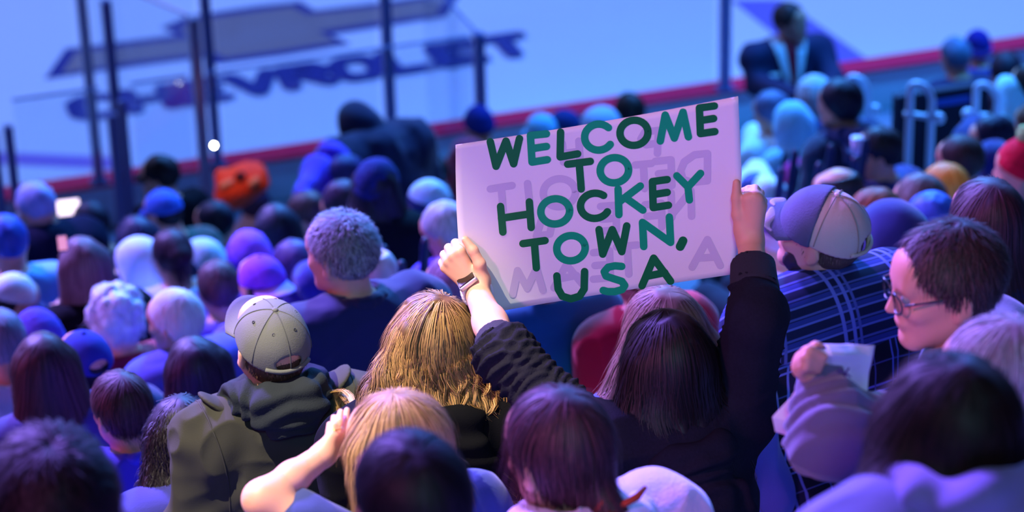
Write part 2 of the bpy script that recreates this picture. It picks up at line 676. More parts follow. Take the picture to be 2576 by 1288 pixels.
def post(xt, yt, xb, yb, Y, wdt, label, top=None, material=STEEL, base=None):
    """a square upright: xt,yt its top and xb,yb its foot as seen in the photograph, standing in the plane y = Y"""
    b = PY(xb, yb, Y)
    t = PY(xt, yt, Y)
    zb = b[2] if base is None else base
    zt = t[2] if top is None else top
    r = empty('glass_post', (b[0], Y, zb))
    tag(r, label, 'post', 'uprights of the rink glass')
    hw = wdt / 2
    mb = MB(); mb.box((-hw, -hw, .012), (hw, hw, zt - zb)); mb.build('upright', material, r, bevel=.006)
    mb = MB(); mb.box((-hw * 1.8, -hw * 1.6, 0), (hw * 1.8, hw * 1.6, .014)); mb.build('base_plate', material, r)
    return b[0]


def pane(a, b, z0, z1, label, group='panes of the rink glass', z1b=None):
    a, b = V(*a), V(*b)
    dr = b - a; l = np.linalg.norm(dr); dr /= l
    a, b = a + dr * .062, b - dr * .062
    n = V(-dr[1], dr[0]) * .006
    z1b = z1 if z1b is None else z1b
    r = MB()
    lo = [V(a[0] - n[0], a[1] - n[1], z0), V(b[0] - n[0], b[1] - n[1], z0), V(b[0] + n[0], b[1] + n[1], z0), V(a[0] + n[0], a[1] + n[1], z0)]
    hi = [V(q[0], q[1], zz) for q, zz in zip(lo, (z1, z1b, z1b, z1))]
    r.add(lo + hi, [(3, 2, 1, 0), (4, 5, 6, 7), (0, 1, 5, 4), (1, 2, 6, 5), (2, 3, 7, 6), (3, 0, 4, 7)])
    o = r.build('glass_barrier', GL)
    tag(o, label, 'glass barrier', group)
    # the polished upper edge of the pane catches the light
    mb = MB(); mb.tube([V(a[0], a[1], z1), V(b[0], b[1], z1b)], .009, 6); mb.build('top_edge', mat('glass_edge', (120, 140, 190), .25, .02, 5, 0, 100, .6), o)
    return o


TALL = 3.0
x1 = post(205, 0, 251, 468, BY, .062, 'tall steel post on the cap rail, left of the painted emblem', TALL, base=CAPZ)
x2 = post(515, 0, 547, 410, BY, .062, 'tall steel post on the cap rail, behind the small bright lamp', TALL, base=CAPZ)
x3 = post(952, 0, 985, 335, BY, .066, 'tall steel post rising behind the bent navy back', TALL, base=CAPZ)
x4 = post(1826, 0, 1823, 208, BY, .066, 'lone tall steel post on the cap rail, left of the standing man in a suit', TALL, base=CAPZ)
NB = 14.75
fzn = floor_z(NB)
n1 = post(12, 318, 62, 690, NB, .055, 'short steel post nearest the left edge, its top well below the glass edge', base=fzn)
n2 = post(264, 2, 293, 290, NB + .75, .06, 'dark post with a squared top, between the two tall posts on the left', base=fzn)
n3 = post(289, 286, 312, 600, NB, .062, 'thick steel post ending below the ice lettering, left of a close pair', base=fzn)
n4 = post(320, 250, 336, 575, NB, .045, 'thin steel post, right one of a close pair beside the dark capped spectator', base=fzn)
n5 = post(470, 46, 522, 505, NB, .062, 'pale steel corner post left of the bright orange bag', material=PALE, base=fzn)
n6 = post(1202, 82, 1212, 345, NB, .062, 'dark steel post directly left of the poster top corner', base=fzn)
n0 = post(-20, 330, 18, 640, NB - .3, .055, 'steel post cut by the left edge of the view', base=fzn)
zt = PY(600, 172, NB)[2]
pane((n1 - .02, NB), (n3, NB), fzn + .45, zt, 'low glass pane between the leftmost short post and the close pair')
pane((n4, NB), (n5, NB), fzn + .45, zt, 'low glass pane between the close pair of posts and the pale corner post')
pane((n5, NB), (n6, NB), fzn + .45, zt, 'long low glass pane from the pale corner post to the dark post beside the poster')
pane((n6, NB), (n6 - .02, BY - .06), fzn + .45, zt, 'glass pane running from the dark post beside the poster towards the ice')
pane((n5, NB), (n5 - .55, BY - .06), fzn + .45, PY(470, 46, NB)[2], 'taller glass pane running from the pale corner post towards the ice')
pane((x1, BY + .05), (x2, BY + .05), CAPZ, TALL, 'tall rinkside glass pane between the two leftmost tall posts')
pane((x2, BY + .05), (x3, BY + .05), CAPZ, TALL, 'tall rinkside glass pane in front of the painted lettering')
pane((x1 - 1.2, BY + .05), (x1, BY + .05), CAPZ, TALL, 'tall rinkside glass pane left of every tall post')
pane((x3, BY + .05), (x4, BY + .05), CAPZ, TALL, 'wide rinkside glass pane above the poster')

# ------------------------------------------------------------------ people
SKIN_L, SKIN_M, SKIN_D = (214, 156, 130), (186, 126, 98), (120, 78, 58)
STATS = []


def head_prims(H, R, s):
    """skull, face and ears around the skull centre H"""
    h = lambda x, y, z: H + R @ (V(x, y, z) * s)
    e = lambda c, r: Ell(h(*c), V(*r) * s, R)
    c_ = lambda a, b, ra, rb=None: Cone(h(*a), h(*b), ra * s, (rb or ra) * s)
    u = [(e((0, -.012, .028), (.076, .097, .093)), .02), (e((0, .022, -.022), (.061, .070, .080)), .04),
         (e((0, .035, -.062), (.047, .045, .040)), .03), (e((0, .073, -.095), (.020, .017, .016)), .025),
         (c_((-.054, -.005, -.050), (-.012, .066, -.096), .018, .016), .03), (c_((.054, -.005, -.050), (.012, .066, -.096), .018, .016), .03),
         (c_((-.036, .080, .027), (.036, .080, .027), .013), .014), (e((0, .066, .055), (.052, .028, .036)), .03),
         (e((.040, .066, -.022), (.018, .020, .016)), .02), (e((-.040, .066, -.022), (.018, .020, .016)), .02),
         (c_((0, .090, .018), (0, .110, -.024), .0075, .0095), .010),
         (c_((-.010, .096, -.027), (.010, .096, -.027), .0085), .008),
         (e((0, .085, -.052), (.025, .014, .012)), .012), (e((0, .092, -.054), (.022, .008, .005)), .006), (e((0, .090, -.064), (.019, .008, .006)), .006)]
    c = [(e((.032, .098, .008), (.014, .012, .009)), .012), (e((-.032, .098, .008), (.014, .012, .009)), .012)]
    ears = []
    for sx in (-1, 1):
        ears.append(Ell(h(sx * .081, -.014, -.008), V(.008, .02, .033) * s, R @ rotm(sx * 22, 0, sx * 8)))
        ears.append(Ell(h(sx * .079, -.006, -.03), V(.008, .01, .014) * s, R))
    return u, c, ears


def hand_prims(wr, d, side, s=1.0, curl=.6, n=None):
    """palm, four bent fingers and a thumb; d = direction of the forearm"""
    d = d / (np.linalg.norm(d) + 1e-9)
    n = V(0, 0, -1) if n is None else n                    # palm normal: the way the fingers curl
    n = n - d * n.dot(d)
    if np.linalg.norm(n) < .1: n = V(0, 1, 0) - d * d[1]
    n /= np.linalg.norm(n)
    b = np.cross(d, n) * side                              # towards the thumb
    out = [Cone(wr - d * .02 * s, wr + d * .02 * s, .024 * s, .024 * s)]
    for i, (o, l) in enumerate(((.030, .86), (.010, 1.0), (-.010, .94), (-.029, .74))):
        k = wr + (d * .085 + b * o) * s
        out.append(Cone(wr + (d * .01 + b * o * .6) * s, k, .014 * s, .0125 * s))
        a1, a2 = curl * 1.0, curl * 2.2
        p1 = k + (d * math.cos(a1) + n * math.sin(a1)) * .042 * l * s
        p2 = p1 + (d * math.cos(a2) + n * math.sin(a2)) * .036 * l * s
        out += [Cone(k, p1, .0105 * s, .0095 * s), Cone(p1, p2, .0095 * s, .0075 * s)]
    t0 = wr + (d * .02 + b * .022) * s
    t1 = t0 + (d * .035 + b * .03 + n * .012) * s
    t2 = t1 + (d * .034 + b * .008 + n * .012) * s
    out += [Cone(t0, t1, .015 * s, .012 * s), Cone(t1, t2, .012 * s, .009 * s)]
    return out


ARMS = {
    'down': ((.05, -.02, -.27), (.0, .07, -.23)),
    'lap': ((.03, .03, -.26), (-.09, .17, -.07)),
    'phone': ((.02, .09, -.23), (-.12, .15, .13)),
    'up': ((.14, .10, .20), (-.03, .05, .24)),
    'clap': ((.06, .12, -.20), (-.20, .16, .10)),
    'folded': ((.07, .02, -.26), (-.22, .16, .03)),
    'out': ((.20, .10, -.10), (.16, .18, .03)),
}


from mathutils.bvhtree import BVHTree


def on_cloth(v, f, pts, dirs, lift):
    """lay points onto a garment: cast each along its direction, come to rest just outside the cloth"""
    t = BVHTree.FromPolygons([tuple(q) for q in v], [tuple(q) for q in f])
    out = []
    for p_, d_ in zip(pts, dirs):
        d_ = d_ / np.linalg.norm(d_)
        hit = t.ray_cast(tuple(p_), tuple(d_))
        out.append(V(*hit[0]) - d_ * lift if hit[0] is not None else V(*t.find_nearest(tuple(p_))[0]) - d_ * lift)
    return out


class Person:
    def __init__(s, label, px, py, d, pose='sit', rot=12, sc_=1.0, head=(0, 0, 0), lean=.06, bw=1.0, arms='lap',
                 skin=SKIN_L, h=None, group=None, floor=None, side=0.0, hh=None, pos=None, hsz=1.0, neck=.075):
        Hw = P(px, py, d) if pos is None else pos
        s.d, s.s, s.bw = d, sc_, bw
        s.rot = rad(rot)
        s.Rz = np.array([[math.cos(s.rot), -math.sin(s.rot), 0], [math.sin(s.rot), math.cos(s.rot), 0], [0, 0, 1]])
        base = Hw - s.Rz @ V(side, lean, 0)
        fz = floor_z(base[1]) if floor is None else floor
        s.loc = V(base[0], base[1], fz)
        s.H = V(side, lean, Hw[2] - fz)
        s.pose = pose
        s.h = h or (.0075 if d < 7.6 else .010 if d < 9.8 else .013)
        s.R = rotm(*head)
        s.root = empty('person', s.loc, s.rot)
        tag(s.root, label, 'person', group)
        s.skin = skin_mat(skin)
        s.hs = (1.0 if sc_ >= .95 else .96 if sc_ > .8 else .92) * hsz
        # joints
        s.nb = s.H + s.R @ V(0, -.03, -.085) * s.hs + V(0, -.02, -neck * sc_)
        T = .49 * sc_
        pz = max(s.nb[2] - T, .34)
        s.pel = V(side * .3, -.02 if pose == 'stand' else -.04, pz)
        s.U = s.nb - s.pel
        s.T = np.linalg.norm(s.U)
        s.U = s.U / s.T
        X = V(1, 0, 0); X = X - s.U * X.dot(s.U); X /= np.linalg.norm(X)
        s.X, s.Y = X, np.cross(s.U, X)
        s.RT = np.stack([s.X, s.Y, s.U], 1)
        s.sh, s.el, s.wr = {}, {}, {}
        for k, sx in (('l', -1), ('r', 1)):
            s.sh[k] = s.nb + s.X * sx * .168 * sc_ * bw - s.U * .045 * sc_
            a = arms if isinstance(arms, str) else arms[k]
            if isinstance(a, str):
                e, w_ = ARMS[a]
                m_ = lambda q: V(q[0] * sx, q[1], q[2]) * sc_
                s.el[k] = s.sh[k] + m_(e)
                s.wr[k] = s.el[k] + m_(w_)
            else:
                s.el[k], s.wr[k] = s.L(a[0]), s.L(a[1])
        hw = .095 * sc_ * bw
        s.hip = {'l': s.pel + V(-hw, 0, 0), 'r': s.pel + V(hw, 0, 0)}
        s.kn, s.an = {}, {}
        for k, sx in (('l', -1), ('r', 1)):
            if pose == 'stand':
                s.kn[k] = V(sx * hw * 1.05, .02, pz * .52)
                s.an[k] = V(sx * hw * 1.1, -.01, .085)
            else:
                s.kn[k] = s.hip[k] + V(sx * .005, .32 * sc_, .02)
                s.an[k] = V(s.kn[k][0], s.kn[k][1] + .02, .085)
        s.hand_curl = .6
        s.hand_n = {}
        STATS.append((label[:44], pose, round(s.H[2], 2), round(pz, 2), round(float(base[1]), 2), round(float(base[0]), 2)))

    def L(s, w_):
        """world point -> the person's own coordinates"""
        return s.Rz.T @ (V(*w_) - s.loc)

    def put(s, name, verts, faces, material, parent=None, attrs=None, label=None):
        o = link(name, np_mesh(name, verts, faces, True, attrs), parent or s.root, material)
        if label: o['label'] = label
        return o

    # -------------------------------------------------------------- body
    def torso_prims(s, t=0.0):
        c = lambda f, dy=0: s.pel + s.U * s.T * f + s.Y * dy
        k, b = s.s, s.bw
        pr = [Ell(c(.0), V(.16 * b, .118, .13) * k + t, s.RT), Ell(c(.32), V(.142 * b, .105, .17) * k + t, s.RT),
              Ell(c(.66), V(.162 * b, .112, .19) * k + t, s.RT),
              Cone(s.sh['l'] + s.X * .02 * k, s.sh['r'] - s.X * .02 * k, .062 * k + t),
              Cone(s.nb - s.U * .02 - s.Y * .01, s.sh['l'] + s.X * .03, .052 * k + t, .055 * k + t),
              Cone(s.nb - s.U * .02 - s.Y * .01, s.sh['r'] - s.X * .03, .052 * k + t, .055 * k + t)]
        return pr

    def arm_prims(s, k, t=0.0, t2=None):
        q = s.s
        t2 = t if t2 is None else t2
        return [Cone(s.sh[k], s.el[k], .053 * q + t, .043 * q + t), Cone(s.el[k], s.wr[k], .043 * q + t, .028 * q + t2)]

    def leg_prims(s, k, t=0.0):
        q = s.s
        return [Cone(s.hip[k], s.kn[k], .085 * q + t, .06 * q + t), Cone(s.kn[k], s.an[k], .06 * q + t, .042 * q + t)]

    def body(s, hands=True, extra=None, h=None):
        S = Solid()
        u, c, ears = head_prims(s.H, s.R, s.hs)
        for q, k in u: S.u(q, k)
        for q, k in c: S.cut(q, k)
        S.us(ears, .008)
        S.u(Cone(s.H + s.R @ V(0, -.022, -.06) * s.hs, s.nb, .053 * s.s, .06 * s.s), .03)
        S.us(s.torso_prims(), .05)
        for k in 'lr':
            S.us(s.arm_prims(k), .02)
            S.us(s.leg_prims(k), .03)
            if hands:
                S.us(hand_prims(s.wr[k], s.wr[k] - s.el[k], 1 if k == 'l' else -1, s.s * .95, s.hand_curl, s.hand_n.get(k)), .008)
            S.u(Cone(s.an[k] + V(0, -.03, -.045), s.an[k] + V(0, .13, -.055), .035, .028), .02)
        if extra: extra(S)
        v, f = S.mesh(h or s.h)
        s.body_o = s.put('body', v, f, s.skin)
        return s.body_o

    def legs(s, rgb=(28, 32, 48)):
        S = Solid()
        for k in 'lr': S.us(s.leg_prims(k, .014), .03)
        S.u(Ell(s.pel, V(.168 * s.bw, .126, .13) * s.s + .006, s.RT), .04)
        v, f = S.mesh(max(s.h, .010))
        s.put('trousers', v, f, mat('trouser_cloth', rgb, .9))
        for k in 'lr':
            S = Solid()
            a = s.an[k]
            S.u(Cone(V(a[0], a[1] - .035, .045), V(a[0], a[1] + .135, .04), .043, .036), .02)
            S.u(Cone(a, V(a[0], a[1] - .01, .05), .048, .045), .02)
            S.keep(Half((0, 0, .004), (0, 0, -1)), .004)
            v, f = S.mesh(.011, full=True)
            s.put('shoe', v, f, mat('shoe_leather', (30, 30, 34), .6))

    def top(s, rgb, name='jacket', t=.02, sleeves='long', wr=.006, hem=-.08, material=None, quilt=0.0, extra=None,
            neck=.075, disp=None, weave=False, h=None, seed=3, label=None, folds=.009):
        S = Solid()
        S.us(s.torso_prims(t), .055)
        S.u(Ell(s.pel - s.U * .02, V(.17 * s.bw, .128, .12) * s.s + t, s.RT), .05)
        for k in 'lr':
            a = s.arm_prims(k, t, t * .9)
            if sleeves == 'long':
                S.us(a, .06)
            elif sleeves == 'short':
                m_ = s.sh[k] + (s.el[k] - s.sh[k]) * .62
                S.u(Cone(s.sh[k], m_, .056 * s.s + t, .052 * s.s + t), .04)
        if extra: extra(S)
        S.keep(Half(s.pel + V(0, 0, hem), (0, 0, -1)), .008)
        S.cut(Ell(s.nb + s.U * .055 + s.Y * .01, V(neck, neck, .05)), .012)
        q = s.s

        def dd(p):
            r = wr * (vnoise(p * V(1, 1, .75), 8, seed) * .8 + vnoise(p * V(1, 1, .8), 19, seed + 1) * .45)
            if folds:
                w_ = p + .05 * np.stack([vnoise(p, 7, seed + 3), vnoise(p, 7, seed + 4), vnoise(p, 7, seed + 5)], -1)
                for k_, (sx, sz_, am) in enumerate(((9, 3.2, 1.0), (5, 11, .7))):
                    n_ = vnoise(w_ * V(sx, sx, sz_), 1.0, seed + 11 + k_)
                    r = r + folds * am * ((1 - np.abs(n_)) ** 3 - .45)
            if quilt:
                ph = p[:, 2] * 2 * math.pi / quilt
                r = r + .009 * (np.abs(np.sin(ph / 2)) ** .6 - .6)
            if disp is not None: r = r + disp(p)
            return r
        v, f = S.mesh(h or s.h, disp=dd)
        at = {'weave': ('FLOAT_VECTOR', v + v[:, [1]] * V(0, 0, .8))} if weave else None
        s.top_S, s.top_v, s.top_f = S, v, f
        s.top_o = s.put(name, v, f, material or mat('cloth', rgb, .85, sheen=.2 if max(rgb) > 60 else 0, spec=.3 if max(rgb) > 60 else .08), attrs=at, label=label)
        return s.top_o

    def collar(s, rgb, r=.017, rr=.072, z=.03, name='collar', back=-.015, tall=.0, material=None):
        S = Solid()
        n = 14
        pts = []
        for i in range(n + 1):
            a = math.pi * (-.86 + 1.72 * i / n)
            c_ = s.nb + s.X * math.sin(a) * rr * 1.02 + s.Y * (-math.cos(a) * rr + back + .01) + s.U * (z - .012 * math.cos(a) * -1)
            pts.append(c_)
        for i in range(n):
            S.u(Cone(pts[i], pts[i + 1], r), .012)
            if tall: S.u(Cone(pts[i] - s.U * tall, pts[i + 1] - s.U * tall, r), .012)
        v, f = S.mesh(min(s.h, .007))
        return s.put(name, v, f, material or mat('cloth', rgb, .85, sheen=.2 if max(rgb) > 60 else 0, spec=.3 if max(rgb) > 60 else .08))

    def hood(s, rgb, sz=1.0, name='hood', material=None, drop=.06, lift=.045, back=.0, bag=1.0, pleat=.003):
        """a hood lying down behind the neck"""
        S = Solid()
        n = 12
        for i in range(n):
            a0, a1 = [math.pi * (-.8 + 1.6 * j / n) for j in (i, i + 1)]
            f = lambda a: s.nb + s.X * math.sin(a) * .105 * sz + s.Y * (-math.cos(a) * (.088 + back) * sz - .012) + s.U * (lift + .004 * math.cos(a))
            S.u(Cone(f(a0), f(a1), (.026 + .014 * max(0, math.cos(a0))) * sz, (.026 + .014 * max(0, math.cos(a1))) * sz), .03)
        S.u(Ell(s.nb - s.Y * (.135 + back) * sz + s.U * (lift - drop * sz), V(.115 * bag, .048 * bag, .085 * bag) * sz, s.RT), .05)
        S.cut(Ell(s.nb + s.U * (lift + .04) - s.Y * .03, V(.068, .062, .055) * sz), .03)
        v, f = S.mesh(min(s.h, .0085), disp=lambda p: .005 * vnoise(p, 14, 9) + .0065 * np.sin(vnoise(p * V(.8, 1, 1.3), 8, 4) * 11) + pleat * np.sin((p - s.nb) @ s.U * 120 + np.abs((p - s.nb) @ s.X) * 30 + 3 * vnoise(p, 9, 6)))
        return s.put(name, v, f, material or mat('cloth', rgb, .9, sheen=.2 if max(rgb) > 60 else 0, spec=.3 if max(rgb) > 60 else .08))

    # -------------------------------------------------------------- hair
    def hair_solid(s, style, L=.3, fat=1.0, part=None):
        S = Solid()
        q = s.hs
        hp = lambda x, y, z: s.H + s.R @ (V(x, y, z) * q)
        e = lambda c, r: Ell(hp(*c), V(*r) * q, s.R)
        if style in ('short', 'buzz', 'balding', 'crop'):
            g = {'short': .012, 'buzz': .004, 'balding': .005, 'crop': .02}[style]
            S.u(e((0, -.016, .031), (.077 + g, .098 + g, .093 + g)))
            S.keep(Half(hp(0, .068, .052), s.R @ V(0, .66, -.75)), .015)
            S.keep(Half(hp(0, .078, .0), s.R @ V(0, 1, .1)), .01)
            if style == 'balding':
                S.cut(e((0, -.01, .10), (.05, .075, .05)), .02)
        elif style == 'cropside':                    # what shows under a cap
            S.u(e((0, -.016, .0), (.0775, .0985, .088)))
            S.keep(Half(hp(0, .0, .05), s.R @ V(0, 0, 1)), .01)
            S.keep(Half(hp(0, .045, -.01), s.R @ V(0, .7, -.72)), .012)
        elif style == 'bun' or style == 'updo':
            S.u(e((0, -.016, .031), (.088, .109, .104)))
            S.keep(Half(hp(0, .072, .05), s.R @ V(0, .66, -.75)), .015)
            S.u(e((0, -.115, .07) if style == 'bun' else (0, -.11, .02), (.05, .04, .045)), .02)
        elif style in ('long', 'curly', 'bob', 'pony'):
            S.u(e((0, -.016, .032), (.088 + .004 * (fat - 1), .108, .104)))
            S.cut(e((0, .112, -.03), (.068, .072, .10)), .02)
            if style == 'pony':
                S.keep(Half(hp(0, .075, .04), s.R @ V(0, .62, -.78)), .02)
            else:
                ww = .062 * fat
                gy = lambda f: V(0, -.045 - .115 * min(1, f * L / .27), 0) if style != 'bob' else V(0, -.04, 0)
                for x in np.linspace(-1, 1, 5):
                    yo = -.05 + .03 * x * x if style != 'bob' else -.03 + .06 * x * x
                    p0 = s.H + s.R @ (V(x * .062, yo, .02) * q)
                    p1 = V(p0[0] + x * (ww - .05), s.H[1] - .075 * q + .035 * x * x + s.yb(.4 * L), s.H[2] - .42 * L)
                    p2 = V(p0[0] + x * (ww - .042), s.H[1] - .075 * q + .03 * x * x + s.yb(L), s.H[2] - L)
                    S.us(chain([p0, p1, p2], [.045, .046 * fat ** .5, .022]), .035)
        return S

    def yb(s, dz):
        """how far back hair hangs at a depth dz below the head so that it lies over the back"""
        z = dz - .13
        return 0.0 if z < 0 else -min(.085, z * .75) + (s.U[1] / max(s.U[2], .3)) * -max(0, z) * .9

    def hair(s, style='short', rgb=(40, 26, 18), rgb2=None, L=.3, fat=1.0, n=0, sl=None, width=.0022, curl=0.0, cf=9.0,
             wr=.003, extra=None, whorl=(0, -.05, .13), seed=1, name='hair', spread=.006, h=None, fly=0.0, down=1.0, clumps=0):
        S = s.hair_solid(style, L, fat)
        if extra: extra(S)
        hh = h or min(s.h, .008)
        v, f = S.mesh(hh, full=True, disp=lambda p: wr * (vnoise(p * V(1.6, 1.6, .5), 26, seed) + .6 * vnoise(p, 12, seed + 2)))
        lock = np.clip(.5 + .5 * vnoise(v * V(2.5, 2.5, .35), 30, seed + 5), 0, 1) * .55
        s.hair_S = S
        if n:
            lock = lock * .45
            sl = sl or {'short': .045, 'crop': .06, 'buzz': .02}.get(style, .16)
            v2, f2, l2 = strands(S, v, n, sl, 9 if sl > .08 else 5, width, s.H + s.R @ V(*whorl), curl, cf, spread, seed, fly, down, clumps)
            f = np.concatenate([f, f2 + len(v)])
            v = np.concatenate([v, v2])
            lock = np.concatenate([lock, l2])
        return s.put(name, v, f, hair_mat(rgb, rgb2), attrs={'lock': ('FLOAT', lock)})

    # -------------------------------------------------------------- headwear
    def cap(s, rgb, brim=None, tilt=0, back=False, name='cap', sz=1.0, material=None, brim_mat=None, button=True, L=.072, opening=False):
        q = s.hs * sz
        Rc = s.R @ rotm(180 if back else 0, tilt, 0)
        hp = lambda x, y, z: s.H + s.R @ V(0, -.012, .020) * q + Rc @ (V(x, y, z) * q)
        S = Solid()
        S.u(Ell(hp(0, 0, .0), V(.090, .110, .104) * q, Rc))
        S.cut(Ell(hp(0, 0, -.006), V(.083, .103, .096) * q, Rc), .004)
        S.keep(Half(hp(0, 0, -.004), Rc @ V(0, .10, -1)), .004)
        if opening: S.cut(Ell(hp(0, -.108, .016), V(.036, .03, .022), Rc), .002)
        v, f = S.mesh(.0042 if opening else min(s.h, .006), full=True, disp=lambda p: .0015 * vnoise(p, 22, 5))
        M_ = material or mat('cap_cloth', rgb, .9, bump=.3)
        o = s.put(name, v, f, M_)
        # brim: a bowed plate with thickness
        nu, nv = 25, 6
        vs = []
        for lay in (0, 1):
            for j in range(nv):
                for i in range(nu):
                    a = rad(-62 + 124 * i / (nu - 1))
                    t = j / (nv - 1)
                    cx, cy = math.sin(a) * .088, math.cos(a) * .106
                    ex = L * t * (math.cos(a * 1.05) ** .7 if abs(a) < rad(80) else 0)
                    x = cx * (1 + .10 * t); y = cy + ex
                    z = .008 - .22 * (x / .09) ** 2 * .085 - t * .014 - lay * .0035
                    vs.append(hp(x, y, z))
        fs = []
        N = nu * nv
        for j in range(nv - 1):
            for i in range(nu - 1):
                a = j * nu + i
                fs.append((a, a + nu, a + nu + 1, a + 1)); fs.append((N + a, N + a + 1, N + a + nu + 1, N + a + nu))
        edge = [i for i in range(nu)] + [j * nu + nu - 1 for j in range(1, nv)] + [(nv - 1) * nu + i for i in range(nu - 2, -1, -1)] + [j * nu for j in range(nv - 2, 0, -1)]
        for i in range(len(edge)):
            a, b = edge[i], edge[(i + 1) % len(edge)]
            fs.append((a, b, N + b, N + a))
        s.put('brim', vs, np.array(fs), brim_mat or (mat('cap_cloth', brim, .9, bump=.3) if brim else M_), o)
        if button:
            vb, fb = Solid().u(Ell(hp(0, 0, .105), V(.008, .008, .005), Rc)).mesh(.002)
            s.put('button', vb, fb, M_, o)
        s.cap_hp, s.cap_R = hp, Rc
        return o

    def beanie(s, rgb, cuff=None, pom=None, name='beanie', up=0.0, stripe=None):
        q = s.hs
        hp = lambda x, y, z: s.H + s.R @ (V(x, y, z) * q)
        S = Solid()
        S.u(Ell(hp(0, -.016, .034), V(.093, .113, .112 + up) * q, s.R))
        n = s.R @ V(0, .42, -.9)
        S.keep(Half(hp(0, .05, .03), n), .008)
        rib = lambda p: .0012 * np.sin(np.arctan2((p - s.H) @ s.X, (p - s.H) @ s.Y) * 60) + .003 * vnoise(p, 18, 4)
        v, f = S.mesh(min(s.h, .007), full=True, disp=rib)
        o = s.put(name, v, f, mat('knit', rgb, .95, bump=.5, bscale=320))
        S = Solid()
        S.u(Ell(hp(0, -.016, .03), V(.099, .119, .11) * q, s.R))
        S.keep(Half(hp(0, .05, .022), n), .008)
        S.keep(Half(hp(0, .05, .022) - n * .055, -n), .008)
        v, f = S.mesh(min(s.h, .007), full=True, disp=rib)
        s.put('cuff', v, f, mat('knit', cuff or rgb, .95, bump=.5, bscale=320), o)
        if pom:
            v, f = Solid().u(Ell(hp(0, -.03, .165 + up), V(.04, .04, .036))).mesh(.006, disp=lambda p: .006 * vnoise(p, 90, 2))
            s.put('pompom', v, f, mat('knit', pom, .95), o)
        return o

    def band(s, rgb, name='knit_band'):
        q = s.hs
        hp = lambda x, y, z: s.H + s.R @ (V(x, y, z) * q)
        n = s.R @ V(0, .30, -.95)
        S = Solid()
        S.u(Ell(hp(0, -.016, .033), V(.104, .124, .116) * q, s.R))
        S.keep(Half(hp(0, .05, .050), n), .008)
        S.keep(Half(hp(0, .05, .050) - n * .058, -n), .008)
        v, f = S.mesh(min(s.h, .007), full=True)
        s.put(name, v, f, mat('knit', rgb, .95, bump=.5, bscale=320))

    def hood_up(s, rgb, name='hood', material=None):
        q = s.hs
        hp = lambda x, y, z: s.H + s.R @ (V(x, y, z) * q)
        S = Solid()
        S.u(Ell(hp(0, -.025, .025), V(.112, .128, .13) * q, s.R))
        S.u(Cone(hp(0, -.04, -.05), s.nb - s.Y * .02, .09, .11), .05)
        S.cut(Ell(hp(0, .11, -.02), V(.075, .09, .11) * q, s.R), .02)
        v, f = S.mesh(s.h, disp=lambda p: .008 * vnoise(p, 12, 3))
        return s.put(name, v, f, material or mat('cloth', rgb, .9, sheen=.2 if max(rgb) > 60 else 0, spec=.3 if max(rgb) > 60 else .08))

    def eyes(s):
        for sx in (-1, 1):
            c = s.H + s.R @ (V(sx * .032, .083, .008) * s.hs)
            v, f = Solid().u(Ell(c, V(.0125, .0125, .0125))).mesh(.003)
            s.put('eye', v, f, EYE)


EYE = mat('eye_white', (150, 140, 138), .2, .02, 10, 0)


